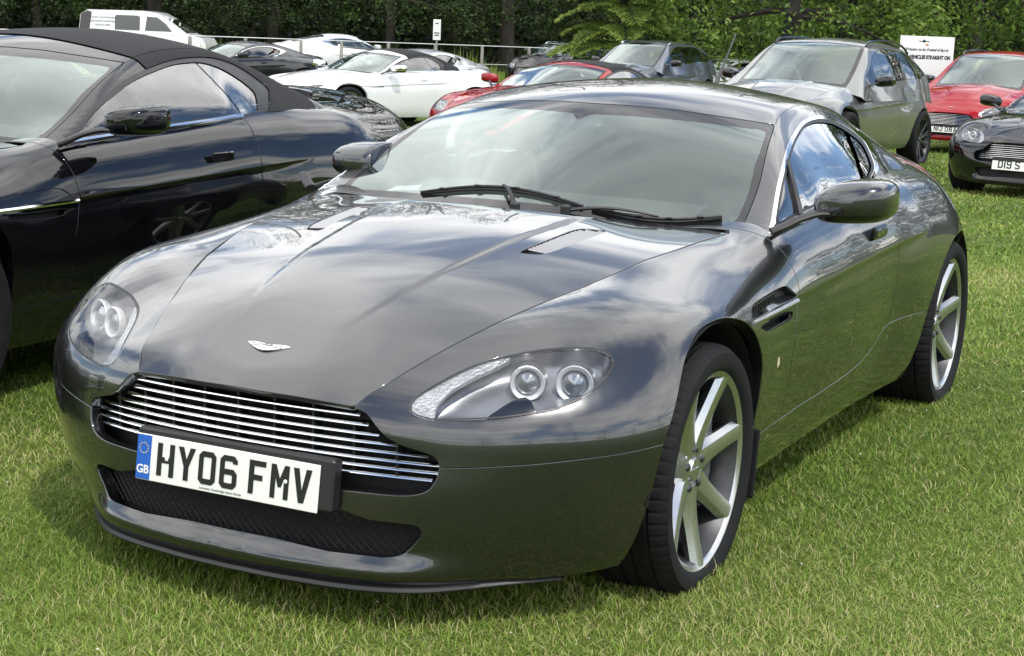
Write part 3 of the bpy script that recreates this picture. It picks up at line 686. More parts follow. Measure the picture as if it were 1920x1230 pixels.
GLS={'0':[[(7,40),(7,66),(13,72),(37,72),(43,66),(43,13),(37,7),(13,7),(7,13),(7,40)]],
'6':[[(43,60),(43,66),(37,72),(13,72),(7,66),(7,13),(13,7),(37,7),(43,13),(43,34),(37,40),(14,40)]],
'9':[[(7,19),(7,13),(13,7),(37,7),(43,13),(43,66),(37,72),(13,72),(7,66),(7,45),(13,39),(36,39)]],
'S':[[(43,60),(43,66),(37,72),(13,72),(7,66),(7,48),(13,42),(37,37),(43,31),(43,13),(37,7),(13,7),(7,13),(7,19)]],
'2':[[(7,60),(7,66),(13,72),(37,72),(43,66),(43,52),(38,43),(10,13.5)],[(0,6.5),(50,6.5)]],
'5':[[(45,72),(7,72),(7,45),(36,45),(43,39),(43,13),(37,7),(13,7),(7,13),(7,19)]],
'D':[[(7,40),(7,72),(35,72),(43,64),(43,15),(35,7),(7,7),(7,40)]],
'B':[[(7,7),(7,72),(34,72),(41,66),(41,48),(35,41),(14,41)],[(14,7),(36,7),(43,13),(43,30),(38,35)]]}
def glyph(ch,h=.0012):
    """character lying in local y (to the left of the reader is +y) and z"""
    ms=[]
    if ch in GLY: ms.append(prism([(a,b) for a,b in GLY[ch]],1))
    else:
        for s in GLS[ch]:
            V,F=strip(s); n=len(V); top=[(v[0],v[1],1) for v in V]
            ms.append(Msh(top,[f[::-1] for f in F]))
    m=join(*[nonormals(x) for x in ms]); V=m.V
    return Msh(np.c_[V[:,2]*h,-(0-V[:,0])*.001,V[:,1]*.001],m.F)
def plate(parent,text,loc,tilt=-.12,euro=True,w=.52,hgt=.111,small=None,base='plate_white',ink='plate_black',charscale=1.0,left=None):
    """front number plate facing +X; the reader's left is -Y"""
    Rr=roty(tilt)
    def put(m): return xform(m,Rr,loc)
    b=part('number_plate',put(box((0,0,0),(.004,w,hgt),.0015)),base,parent)
    wd=[{'1':14}.get(c,50) for c in text]
    tot=sum(33 if c==' ' else q for c,q in zip(text,wd))+11*(len(text)-1)-22*text.count(' ')
    x=-tot/2*.001*charscale+(.021 if euro else 0)
    if left is not None: x=left
    for i,c in enumerate(text):
        if c==' ': x+=(33-11)*.001*charscale; continue
        g=glyph(c); o=.018 if c=='1' else 0
        g=Msh(g.V*[1,charscale,charscale]+[.0021,x-o*charscale,-.0395*charscale+.001],g.F)
        part('plate_character',put(g),ink,b,smooth=False); x+=(wd[i]+11)*.001*charscale
    if euro:
        part('euro_band',put(box((.0024,-w/2+.0215,0),(.002,.041,hgt-.004),.0005)),'plate_blue',b)
        t=text_mesh('GB',.028,.0004,.0006); V=t.V; part('band_lettering',put(Msh(np.c_[.0039+V[:,2],V[:,0]-w/2+.0215,V[:,1]-.030],t.F)),'plate_white',b,smooth=False)
        for k in range(12):
            a=k*math.pi/6; s=[(.0022 if j%2==0 else .0009)*np.array([math.cos(math.pi/2+j*math.pi/5),math.sin(math.pi/2+j*math.pi/5)]) for j in range(10)]
            m=prism([(p[0],p[1]) for p in s],.0005,lambda p,d:(.0036+d,p[0]-w/2+.0215+.0125*math.cos(a),p[1]+.022+.0125*math.sin(a))); part('band_star',put(m),'plate_star',b,smooth=False)
        for y,z in((-.17,.004),(.17,.004)): part('plate_screw',put(xform(lathe([(0,.0052),(.0015,.005),(.0026,.003),(.003,0)],14,'x'),None,(.002,y,z))),'plate_white',b)
    if small:
        t=text_mesh(small,.0085,.0002); V=t.V; part('dealer_lettering',put(Msh(np.c_[.0024+V[:,2],V[:,0]-.01,V[:,1]-.0475],t.F)),ink,b,smooth=False)
    return b
# ---- wheels
def tyre_mesh(R,w,rim,nb=64):
    h=w/2; s=R-rim
    prof=[(-h*.82,rim-.004),(-h*.93,rim+s*.12),(-h*1.0,rim+s*.45),(-h*.985,rim+s*.72),(-h*.90,R-.012),(-h*.80,R-.003)]
    g=[-.62,-.58,-.57,-.53,-.2,-.18,-.16,-.13,.13,.16,.18,.2,.53,.57,.58,.62]
    for k,a in enumerate(g): prof.append((a*h,R-(.007 if k%4 in(1,2) else .0)))
    prof+=[(h*.80,R-.003),(h*.90,R-.012),(h*.985,R-s*.28),(h*1.0,rim+s*.45),(h*.965,rim+s*.22),(h*.94,rim+s*.15),(h*.93,rim+s*.12),(h*.82,rim-.004)]
    n=nb*6; P=np.array(prof)
    def mod(k,p): 
        d=np.zeros(len(p))
        if k%6==0: d[[4,5,6]]=-.0035; d[[-7,-8,-9]]=-.0035
        return d
    return lathe(P,n,'y',mod=mod)
def spoke_mesh(w,r0,r1,yh,yr,w0,w1,dep=.045,curve=.0):
    rings=[]
    for k in range(7):
        t=k/6; r=r0+(r1-r0)*t; y=yh+(yr-yh)*(t**1.5); wd=(w0+(w1-w0)*t)*(1-.16*math.sin(math.pi*t)); d=dep*(1-.35*t); b=min(.012,wd*.16)
        e=wd*.5; rings.append([(-e*.8,y-d,r),(e*.8,y-d,r),(e,y-b*1.6,r),(e*.62,y-.002,r),(e*.30,y,r),(-e*.30,y,r),(-e*.62,y-.002,r),(-e,y-b*1.6,r)])
    return loft(rings)
def wheel_parts(R=.336,w=.235,rim=.2415,spokes=7,style='seven',phase=-math.pi/2):
    h=w/2; lip=rim+.011
    prof=[(-h*.8,rim-.002),(-h*.78,rim-.012),(-h*.3,rim-.03),(h*.35,rim-.03),(h*.62,rim-.022),(h*.80,rim-.012),(h*.86,rim-.004),(h*.885,lip-.004),(h*.90,lip),(h*.86,lip+.002),(h*.80,lip)]
    rm=lathe(prof[:6],72,'y'); rl=lathe(prof[5:],72,'y')
    ms=[rm]
    yr=h*.86; yh=h*.86-.036
    if style=='seven': sp=[(k*2*math.pi/7,.092,.066,0) for k in range(7)]
    elif style=='multi': sp=[(k*2*math.pi/10+d,.026,.020,0) for k in range(10) for d in(-.075,.075)]
    else: sp=[(k*2*math.pi/5+d,.03,.026,0) for k in range(5) for d in(-.16,.16)]
    for a,w0,w1,c in sp:
        s=spoke_mesh(w,.045,rim-.004,yh,yr,w0,w1,curve=c); ms.append(xform(s,roty(math.pi/2-(a+phase))))
    ms.append(lathe([(yh-.05,.07),(yh-.012,.078),(yh-.002,.070),(yh,.060),(yh-.006,.036),(yh+.004,.031),(yh+.006,.0)],40,'y'))
    nut=lathe([(yh-.006,.011),(yh+.004,.0105),(yh+.006,.007),(yh+.006,0)],6,'y')
    return dict(rim=join(*ms[1:]),barrel=rm,lip=rl,tyre=tyre_mesh(R,w,rim),nut=nut,
        disc=lathe([(h*.1,.085),(h*.1,.098),(h*.1-.0015,.1),(h*.1-.0015,.103),(h*.1,.105),(h*.1,.158),(h*.1-.0015,.16),(h*.1-.0015,.168),(h*.1-.004,.170),(h*.1-.010,.170),(h*.1-.010,.164),(h*.1-.018,.164),(h*.1-.018,.170),(h*.1-.028,.170),(h*.1-.028,.07)],64,'y'),
        hat=lathe([(h*.1-.01,.085),(h*.1+.02,.08),(h*.1+.02,0)],32,'y'),
        caliper=join(xform(box((0,0,0),(.062,.085,.20),.014),rotz(0),(-.148,h*.1-.008,.01)),xform(box((0,0,0),(.040,.02,.12),.006),None,(-.130,h*.1+.034,.01))),
        cap=prism([(-.024,.003),(-.012,.006),(-.004,.004),(0,.0055),(.004,.004),(.012,.006),(.024,.003),(.013,-.003),(.004,-.006),(-.004,-.006),(-.013,-.003)],.002,lambda p,d:(p[0],yh+.0058+d,p[1])))
WHEELMESH={}
def add_wheel(root,key,wp,pos,sgn,scale=1.0,rimmat='alloy',nuts=False):
    """one wheel; the pieces share mesh data between wheels"""
    k=(key,sgn)
    if k not in WHEELMESH:
        f=(lambda m:m) if sgn>0 else mirror
        WHEELMESH[k]={n:mkmesh(n,f(nonormals(m.copy())),mt) for n,m,mt in(('rim',wp['rim'],rimmat),('tyre',wp['tyre'],'rubber'),('rim_barrel',wp['barrel'],'alloy_shaded'),('rim_lip',wp['lip'],rimmat),('wheel_nut',wp['nut'],'steel_dark'),('brake_disc',join(wp['disc'],wp['hat']),'steel'),('brake_caliper',wp['caliper'],'caliper'),('hub_emblem',wp['cap'],'chrome'))}
    d=WHEELMESH[k]
    r=bpy.data.objects.new('wheel',d['rim']); link(r,root); r.location=pos; r.scale=(scale,)*3
    for n in('tyre','rim_barrel','rim_lip','brake_disc','brake_caliper','hub_emblem'):
        link(bpy.data.objects.new(n,d[n]),r)
    for a in (np.arange(5)*2*math.pi/5+.3 if nuts else []):
        q=link(bpy.data.objects.new('wheel_nut',d['wheel_nut']),r); q.location=(.053*math.cos(a),0,.053*math.sin(a))
    return r
# ---------------------------------------------------------------- ground
FWD=np.array([math.cos(CAM_YAW),math.sin(CAM_YAW)]); RGT=np.array([FWD[1],-FWD[0]])
def ground_z(x,y):
    """lawn: level under the near cars, falling gently away behind them"""
    s=(np.asarray(x,float)-CAM_P[0])*FWD[0]+(np.asarray(y,float)-CAM_P[1])*FWD[1]
    d=s-9.5; a=np.where(d>3,d,np.where(d<-3,0,(d+3)**2/12))
    e=s-28; b=np.where(e>4,e,np.where(e<-4,0,(e+4)**2/16))
    return -.028*a+.016*b+.040
def at_s(px,s,z=None):
    """world x,y under a photo column px (row 100) at distance s ahead of the camera"""
    d=ray((px,100.0)); k=s/(d[:2]@FWD); return CAM_P[:2]+d[:2]*k
def leafmat(name,cols,trans=.35,rough=.55):
    m,nt,out=nmat(name); N,L=nt.nodes,nt.links
    at=N.new('ShaderNodeAttribute'); at.attribute_name='rnd'
    cr=N.new('ShaderNodeValToRGB'); el=cr.color_ramp.elements
    while len(el)<len(cols): el.new(.5)
    for k,(p,c) in enumerate(cols): el[k].position=p; el[k].color=(*c,1)
    L.new(at.outputs['Fac'],cr.inputs[0])
    p=N.new('ShaderNodeBsdfPrincipled'); p.inputs['Roughness'].default_value=rough; p.inputs['Specular IOR Level'].default_value=.3; L.new(cr.outputs[0],p.inputs['Base Color'])
    t=N.new('ShaderNodeBsdfTranslucent'); hs=N.new('ShaderNodeHueSaturation'); hs.inputs['Value'].default_value=1.25; hs.inputs['Hue'].default_value=.485; L.new(cr.outputs[0],hs.inputs['Color']); L.new(hs.outputs[0],t.inputs[0])
    mx=N.new('ShaderNodeMixShader'); mx.inputs[0].default_value=trans; L.new(p.outputs[0],mx.inputs[1]); L.new(t.outputs[0],mx.inputs[2]); L.new(mx.outputs[0],out.inputs[0])
    return m
def fastmesh(name,V,F,mat,rnd=None,smooth=False):
    """F: (n,k) int array of equal polygons"""
    me=bpy.data.meshes.new(name); n,k=F.shape
    me.vertices.add(len(V)); me.vertices.foreach_set('co',np.ascontiguousarray(V,dtype=np.float32).ravel())
    me.loops.add(n*k); me.loops.foreach_set('vertex_index',np.ascontiguousarray(F,dtype=np.int32).ravel())
    me.polygons.add(n); me.polygons.foreach_set('loop_start',np.arange(0,n*k,k,dtype=np.int32)); me.polygons.foreach_set('loop_total',np.full(n,k,dtype=np.int32))
    if smooth: me.polygons.foreach_set('use_smooth',np.ones(n,bool))
    if rnd is not None:
        a=me.attributes.new('rnd','FLOAT','POINT'); a.data.foreach_set('value',np.ascontiguousarray(rnd,dtype=np.float32))
    me.update(calc_edges=True); me.materials.append(MATS[mat]); return me
def soil_mat():
    m,nt,out=nmat('lawn'); N,L=nt.nodes,nt.links
    tc=N.new('ShaderNodeTexCoord'); p=N.new('ShaderNodeBsdfPrincipled'); p.inputs['Roughness'].default_value=.95; p.inputs['Specular IOR Level'].default_value=.1; L.new(p.outputs[0],out.inputs[0])
    def nz(s,d=6,r=.6):
        n=N.new('ShaderNodeTexNoise'); n.inputs['Scale'].default_value=s; n.inputs['Detail'].default_value=d; n.inputs['Roughness'].default_value=r; L.new(tc.outputs['Object'],n.inputs['Vector']); return n
    a=nz(1.3); b=nz(14,8,.7); c=nz(160,4,.7)
    r1=N.new('ShaderNodeValToRGB'); e=r1.color_ramp.elements; e[0].position=.30; e[0].color=(.046,.058,.020,1); e[1].position=.72; e[1].color=(.115,.165,.030,1); L.new(b.outputs['Fac'],r1.inputs[0])
    r2=N.new('ShaderNodeValToRGB'); e=r2.color_ramp.elements; e[0].position=.35; e[0].color=(.080,.145,.018,1); e[1].position=.70; e[1].color=(.19,.225,.055,1); L.new(a.outputs['Fac'],r2.inputs[0])
    mx=N.new('ShaderNodeMix'); mx.data_type='RGBA'; mx.inputs['Factor'].default_value=.5; L.new(r1.outputs[0],mx.inputs['A']); L.new(r2.outputs[0],mx.inputs['B'])
    r3=N.new('ShaderNodeMapRange'); r3.inputs['From Min'].default_value=.3; r3.inputs['From Max'].default_value=.7; r3.inputs['To Min'].default_value=.55; r3.inputs['To Max'].default_value=1.35; L.new(c.outputs['Fac'],r3.inputs['Value'])
    sc=N.new('ShaderNodeVectorMath'); sc.operation='SCALE'; L.new(mx.outputs['Result'],sc.inputs[0]); L.new(r3.outputs[0],sc.inputs['Scale']); L.new(sc.outputs[0],p.inputs['Base Color'])
    bp=N.new('ShaderNodeBump'); bp.inputs['Strength'].default_value=.6; bp.inputs['Distance'].default_value=.03; L.new(c.outputs['Fac'],bp.inputs['Height']); L.new(bp.outputs[0],p.inputs['Normal'])
soil_mat()
def make_ground():
    r=np.r_[0,np.geomspace(.6,900,90)]; th=np.linspace(0,2*math.pi,120,endpoint=False); V=[(CAM_P[0],CAM_P[1],0)]
    for q in r[1:]:
        x=CAM_P[0]+q*np.cos(th); y=CAM_P[1]+q*np.sin(th); V+=list(zip(x,y,ground_z(x,y)))
    F=[(0,1+k,1+(k+1)%120) for k in range(120)]
    for i in range(len(r)-2):
        o=1+i*120
        F+=[(o+k,o+120+k,o+120+(k+1)%120,o+(k+1)%120) for k in range(120)]
    o=part('ground',Msh(V,F),'lawn',None,angle=60); o['kind']='structure'; return o
make_ground()
leafmat('grass_blade',[(0,(.045,.080,.012)),(.36,(.118,.215,.024)),(.64,(.20,.31,.042)),(.82,(.29,.355,.075)),(1,(.46,.42,.20))],trans=.30,rough=.5)
def make_grass():
    Vs=[];Fs=[];Rs=[];nv=0
    bands=[(.6,2.1,5000,.0045,.026),(2.1,3.4,27000,.0021,.026),(3.4,4.8,20000,.0026,.026),(4.8,7.0,10500,.0036,.027),(7.0,11.0,3800,.0060,.029),(11,18,1050,.011,.032),(18,30,250,.022,.038)]
    for s0,s1,dens,wd,ht in bands:
        w0=s1*IMW/2/CAM_F*1.06
        n=int((s1-s0)*2*w0*dens); s=rng.uniform(s0,s1,n); l=rng.uniform(-w0,w0,n)
        k=np.abs(l)<s*IMW/2/CAM_F*1.06+.1; s,l=s[k],l[k]; ni=len(s)
        mg=2.2+.12*s1; n2=int((s1-s0)*2*mg*dens*.22); s2=rng.uniform(s0,s1,n2); l2=rng.uniform(0,mg,n2)*1.0+s2*IMW/2/CAM_F*1.06+.1; l2*=np.where(rng.random(n2)<.5,-1,1)      # thinner beyond the frame
        s=np.r_[s,s2]; l=np.r_[l,l2]; wide=np.r_[np.ones(ni),np.full(n2,2.1)]
        x=CAM_P[0]+FWD[0]*s+RGT[0]*l; y=CAM_P[1]+FWD[1]*s+RGT[1]*l
        # patchiness
        pt=.5+.25*np.sin(x*3.1+1.3*np.sin(y*2.3))+.25*np.sin(y*3.7+1.7*np.sin(x*1.9)); n=len(x)
        z=ground_z(x,y); a=rng.uniform(0,2*math.pi,n); h=ht*rng.uniform(.25,1.05,n)*(.75+.5*pt); tall=rng.random(n)<.012; h=np.where(tall,h*1.9,h); w=wd*rng.uniform(.6,1.3,n)*wide
        ln=ht*rng.uniform(.2,1.7,n); b=a+rng.uniform(-.6,.6,n)
        dx,dy=np.cos(a),np.sin(a); lx,ly=np.cos(b)*ln,np.sin(b)*ln; px,py=-dy*w/2,dx*w/2
        base=np.stack([x,y,z-.004],1)
        P=np.empty((n,5,3)); P[:,0]=base+np.c_[px,py,0*px]; P[:,1]=base-np.c_[px,py,0*px]
        m=base+np.c_[lx*.35,ly*.35,h*.62]; P[:,2]=m-np.c_[px,py,0*px]*.8; P[:,3]=m+np.c_[px,py,0*px]*.8; P[:,4]=base+np.c_[lx,ly,h]
        i=np.arange(n)*5+nv
        Fs.append(np.concatenate([np.stack([i,i+1,i+2],1),np.stack([i,i+2,i+3],1),np.stack([i+3,i+2,i+4],1)])); Vs.append(P.reshape(-1,3)); nv+=5*n
        p2=np.sin(x*.9+2*np.sin(y*.7))*np.sin(y*1.1+1.5*np.sin(x*.6)); rr=np.clip(.46+.22*(pt-.5)+.30*p2+rng.normal(0,.27,n),0,1); rr=np.where(rng.random(n)<.05,rng.uniform(.80,1,n),rr); Rs.append(np.repeat(rr,5))
    me=fastmesh('grass',np.vstack(Vs),np.vstack(Fs),'grass_blade',np.concatenate(Rs))
    o=link(bpy.data.objects.new('grass',me)); o['label']='short mown grass blades covering the car park lawn'; o['category']='grass'; o['kind']='stuff'
make_grass()
def clover():
    g=np.random.default_rng(4); n=130; s=3.0+g.random(n)**1.4*14; l=g.uniform(-1,1,n)*s*.32; x=CAM_P[0]+FWD[0]*s+RGT[0]*l; y=CAM_P[1]+FWD[1]*s+RGT[1]*l; Vs=[];Fs=[]
    b=lathe([(-.5,.0),(-.3,.42),(0,.55),(.35,.4),(.5,0)],6,'z')
    for k in range(n):
        r=g.uniform(.003,.006)*(1+s[k]*.04); Vs.append(b.V*r*[1,1,.8]+np.array([x[k],y[k],float(ground_z(x[k],y[k]))+g.uniform(.02,.035)])); Fs.append(np.array(b.F)+k*len(b.V))
    o=link(bpy.data.objects.new('clover_flowers',fastmesh('clover_flowers',np.vstack(Vs),np.vstack(Fs),'clover_white'))); o['label']='tiny white clover heads dotted through the lawn'; o['category']='flowers'; o['kind']='stuff'
principled('clover_white',(.62,.60,.52),.8)
clover()
# ---------------------------------------------------------------- trees
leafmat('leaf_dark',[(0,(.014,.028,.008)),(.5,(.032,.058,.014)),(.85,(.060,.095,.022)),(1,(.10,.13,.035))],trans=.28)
leafmat('leaf_bright',[(0,(.035,.070,.012)),(.5,(.10,.18,.028)),(.85,(.19,.28,.05)),(1,(.27,.32,.085))],trans=.38)
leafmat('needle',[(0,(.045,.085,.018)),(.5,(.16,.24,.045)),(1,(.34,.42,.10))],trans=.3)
principled('bark',(.026,.022,.017),.95,noise=.4,nscale=8,bump=.6,bscale=14)
principled('bank_shade',(.020,.022,.010),.98,noise=.5,nscale=.6)  # near-black bank colour, stands in for shade deep in the wood
def leaves(centres,radii,per,size,squash=.75,r=rng):
    n=len(centres)*per; c=np.repeat(centres,per,0); rad=np.repeat(radii,per); d=r.normal(0,1,(n,3)); d/=np.linalg.norm(d,axis=1)[:,None]; q=r.uniform(.25,1,n)**.6
    P=c+d*(rad*q)[:,None]*np.array([1,1,squash])
    nrm=d*.6+r.normal(0,.55,(n,3))+np.array([0,0,.55]); nrm/=np.linalg.norm(nrm,axis=1)[:,None]
    t=np.cross(nrm,r.normal(0,1,(n,3))); t/=np.linalg.norm(t,axis=1)[:,None]; b=np.cross(nrm,t); L=size*r.uniform(.6,1.35,n)[:,None]; Wd=L*.55
    V=np.empty((n,4,3)); V[:,0]=P-t*L*.5; V[:,1]=P+b*Wd*.5+t*L*.08; V[:,2]=P+t*L*.5-nrm*L*.10; V[:,3]=P-b*Wd*.5+t*L*.08
    cl=np.repeat(r.normal(0,.16,len(centres)),per)                      # light and dark clumps
    rr=np.clip(.5+cl+r.normal(0,.17,n)+.12*d[:,2],0,1)
    return V.reshape(-1,3),np.arange(4*n).reshape(-1,4),np.repeat(rr,4)
def trunk_mesh(H,r0,limbs,seed):
    g=np.random.default_rng(seed); ms=[]
    path=np.array([(g.normal(0,.05)*k,g.normal(0,.05)*k,H*k/7-.3) for k in range(8)]); ms.append(tube(path,np.linspace(r0,r0*.25,8),9))
    tips=[]
    for z,a,L,dz in limbs:
        p0=np.array([0,0,z]); pts=[p0+np.array([math.cos(a)*L*t,math.sin(a)*L*t,dz*t+.35*L*t*(1-t)]) for t in np.linspace(0,1,6)]
        ms.append(tube(pts,np.linspace(r0*.35,r0*.06,6),6)); tips+=pts[2:]
    return join(*ms),np.array(tips)
def broadleaf(seed,H=23,W_=5.6,mat='leaf_dark',per=46,size=.17,low=1.5):
    g=np.random.default_rng(seed); limbs=[]
    for k in range(34):
        z=g.uniform(2.6,H*.85); a=g.uniform(0,2*math.pi); prof=math.sin(math.pi*min(1,(z+1.5)/(H+1.5))**.8); L=W_*(.55+.45*prof)*g.uniform(.7,1.05); limbs.append((z,a,L,g.uniform(-1.5,.4) if z<6 else g.uniform(-.4,1.6)))
    tm,tips=trunk_mesh(H,.34,limbs,seed)
    extra=[]
    for k in range(150):
        z=g.uniform(low+.5,H) if k>50 else g.uniform(low,low+3.0); a=g.uniform(0,2*math.pi); prof=math.sin(math.pi*min(1,(z+2.2)/(H+2.2))**.75); R=W_*(.35+.65*prof)*g.uniform(.75,1.05); extra.append((R*math.cos(a),R*math.sin(a),z))
    C=np.vstack([tips+g.normal(0,.25,tips.shape),np.array(extra)]); rad=g.uniform(.45,1.0,len(C))
    V,F,R=leaves(C,rad,per,size,r=g)
    return mkmesh('trunk',nonormals(tm),'bark'),fastmesh('crown',V,F,mat,R)
def conifer(seed=5,H=11,W_=3.4):
    g=np.random.default_rng(seed); ms=[tube([(0,0,-.3),(0,0,H*.5),(0,0,H)],[.26,.16,.03],9)]; Cs=[];Ds=[];Ks=[]
    z=.25
    while z<H-.4:
        R=W_*(1-(z/H))**.8*g.uniform(.85,1.05)+.15; nb=int(6+4*(1-z/H)); a0=g.uniform(0,6.28)
        for k in range(nb):
            a=a0+k*2*math.pi/nb+g.normal(0,.12); L=R*g.uniform(.75,1.12); up=g.uniform(.02,.16)
            f=lambda t:np.stack([math.cos(a)*L*t,math.sin(a)*L*t,z+L*(up*2.2*t-.42*t*t)],-1)
            ms.append(tube(f(np.linspace(0,1,7)),np.linspace(.035,.006,7),4))
            side=np.array([-math.sin(a),math.cos(a),0]); out=np.array([math.cos(a),math.sin(a),0])
            t,s,u,_=[q.ravel() for q in np.meshgrid(np.linspace(.18,1,17),[-1,1],np.linspace(.08,1,6),[0,1,2,3,4])]
            tw=.48*L*(1-t)**.7*.8+.16; n=len(t)
            Cs.append(f(t)+side*(s*tw*u)[:,None]+out*(tw*u*.55)[:,None]-np.outer(.16*tw*u*u,[0,0,1]))
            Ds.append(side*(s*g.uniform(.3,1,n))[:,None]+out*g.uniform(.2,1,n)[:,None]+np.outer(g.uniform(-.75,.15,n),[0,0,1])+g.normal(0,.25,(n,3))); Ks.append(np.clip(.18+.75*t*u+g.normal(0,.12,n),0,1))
        z+=g.uniform(.62,.85)
    C=np.vstack(Cs); D=np.vstack(Ds); D/=np.linalg.norm(D,axis=1)[:,None]; n=len(C); B=np.cross(D,g.normal(0,1,(n,3))); B/=np.linalg.norm(B,axis=1)[:,None]; w=(.016+.014*g.random(n))[:,None]; ln=g.uniform(.09,.19,n)[:,None]
    V=np.stack([C-B*w,C+B*w,C+D*ln+B*w*.3,C+D*ln-B*w*.3],1).reshape(-1,3)
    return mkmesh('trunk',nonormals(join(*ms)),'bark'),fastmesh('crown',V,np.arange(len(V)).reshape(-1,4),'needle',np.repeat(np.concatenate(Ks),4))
def plant(name,meshes,xy,scale,rz,label,group=None,cat='tree'):
    o=thing(name,label,cat,(xy[0],xy[1],float(ground_z(*xy))),rz,group); o.scale=(scale,)*3
    for n,me in zip(('trunk','crown'),meshes): link(bpy.data.objects.new(n,me),o)
    return o
TV=[broadleaf(k) for k in(11,12,13)]
TB=[broadleaf(k,11,4.4,'leaf_bright',56,.17,.3) for k in(21,22)]
k=0
for px in np.linspace(-1250,3150,21):
    s=76+3*math.sin(px*.013)+2*math.sin(px*.05); v=TV[k%3]
    plant('broadleaf_tree',v,at_s(px,s),.95+.22*math.sin(k*2.1),k*1.7,'tall dark broadleaf tree along the edge of the wood beyond the fence','trees at the edge of the wood'); k+=1
for px in np.linspace(-1500,3400,14):
    plant('broadleaf_tree',TV[k%3],at_s(px,87+3*math.sin(k)),1.2,k*2.3,'tall dark broadleaf tree deeper in the wood behind its edge','trees deeper in the wood'); k+=1
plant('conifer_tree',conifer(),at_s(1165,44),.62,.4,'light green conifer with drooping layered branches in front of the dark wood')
BT=[(1290,50,.55,'small bright green leafy tree growing right behind the conifer'),(1480,44,.85,'bright green broadleaf tree rising behind the silver grey SUV'),(1590,50,.9,'bright green broadleaf tree between the grey SUV and the white sign board'),(1780,52,1.0,'bright green broadleaf tree rising behind the white sign board'),(1960,50,1.0,'bright green broadleaf tree behind the red SUV')]
for j,(px,s,sc,lb) in enumerate(BT): plant('leafy_tree',TB[j%2],at_s(px,s),sc,j*1.3,lb)
for j in range(13):                                  # trees across the field on the photographer's side (seen in the paintwork)
    a=math.radians(-60+j*17); p=(CAM_P[0]+75*math.cos(a),CAM_P[1]+75*math.sin(a))
    plant('field_tree',TV[j%3],p,.75+.25*math.sin(j*1.9),j,'dark broadleaf tree across the open field opposite the wood','trees across the field')
def woodland():
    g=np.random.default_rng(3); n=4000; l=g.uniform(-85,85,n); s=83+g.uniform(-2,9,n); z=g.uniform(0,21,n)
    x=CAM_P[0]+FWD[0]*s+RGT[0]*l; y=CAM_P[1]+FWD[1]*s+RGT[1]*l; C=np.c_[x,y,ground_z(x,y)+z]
    V,F,R=leaves(C,g.uniform(1.0,2.0,n),34,.50,r=g); o=link(bpy.data.objects.new('undergrowth',fastmesh('undergrowth',V,F,'leaf_dark',R*.22)))  # leaf tone scaled down: the wood's inner shade is in the colour
    o['label']='dense undergrowth filling the wood, coloured dark for the shade between the trunks'; o['category']='undergrowth'; o['kind']='stuff'
    # unseen bank added behind the wood so its gaps show dark
    S=np.linspace(92,146,12); Lx=np.linspace(-110,110,40); P=np.zeros((12,40,3))
    for i,s_ in enumerate(S):
        for j,l_ in enumerate(Lx):
            q=CAM_P[:2]+FWD*s_+RGT*l_; P[i,j]=(q[0],q[1],ground_z(*q)-.3+16*(1-math.exp(-(s_-92)/9))*min(1,max(0,(110-abs(l_))/35))+.6*math.sin(l_*.4+s_))
    o=part('backing_bank',nonormals(grid(P)),'bank_shade',None); o['kind']='structure'
woodland()
# long grass and weeds along the fence
def weeds():
    g=np.random.default_rng(9); n=5200; px=g.uniform(-120,1250,n); s=np.interp(px,[-120,1250],[41,56])+g.uniform(-1.2,1.8,n)
    XY=np.array([at_s(a,b) for a,b in zip(px,s)]); z=ground_z(XY[:,0],XY[:,1]); h=g.uniform(.25,.95,n)*(.6+.8*np.abs(np.sin(px*.02))); a=g.uniform(0,6.28,n); w=g.uniform(.008,.018,n); d=np.c_[np.cos(a),np.sin(a)]; ln=h*g.uniform(.1,.5,n)
    B=np.c_[XY,z]; P=np.empty((n,3,3)); P[:,0]=B+np.c_[-d[:,1]*w,d[:,0]*w,0*w]; P[:,1]=B-np.c_[-d[:,1]*w,d[:,0]*w,0*w]; P[:,2]=B+np.c_[d*ln[:,None],h]
    o=link(bpy.data.objects.new('long_grass',fastmesh('long_grass',P.reshape(-1,3),np.arange(3*n).reshape(-1,3),'grass_blade',np.repeat(g.uniform(.3,1,n),3)))); o['label']='uncut long grass and pale seed heads along the fence'; o['category']='grass'; o['kind']='stuff'
weeds()
# ---------------------------------------------------------------- fence and signs
principled('fence_wood',(.30,.29,.27),.85,noise=.25,nscale=6)
principled('wire',(.75,.75,.76),.45)
principled('sign_white',(.80,.80,.80),.45)
principled('sign_ink',(.015,.015,.018),.5)
principled('sign_red',(.45,.04,.02),.5)
principled('sign_orange',(.70,.25,.02),.5)
principled('sign_brown',(.22,.17,.12),.5)
def fence():
    t=thing('post_and_rail_fence','low pale fence of thin posts and one white top rail in front of the wood','fence',(*at_s(500,44),0))
    o=np.array(t.location); px=np.r_[np.arange(-60,640,104),np.arange(640,1240,88)]; tops=[]
    for p in px:
        s=float(np.interp(p,[-60,1240],[42,55])); q=at_s(p,s); z=float(ground_z(*q)); tops.append((q[0],q[1],z+1.24)); b=box((q[0]-o[0],q[1]-o[1],z+.60-o[2]),(.09,.09,1.24),.01,rotz(CAM_YAW)); part('fence_post',b,'fence_wood',t)
    part('fence_rail',tube(np.array(tops)-o,.014,6),'wire',t)
    part('fence_wire',tube(np.array(tops)-o-np.array([0,0,.55]),.008,4),'wire',t)
fence()
def facing(px,s):
    q=at_s(px,s); return np.array([q[0],q[1],float(ground_z(*q))])
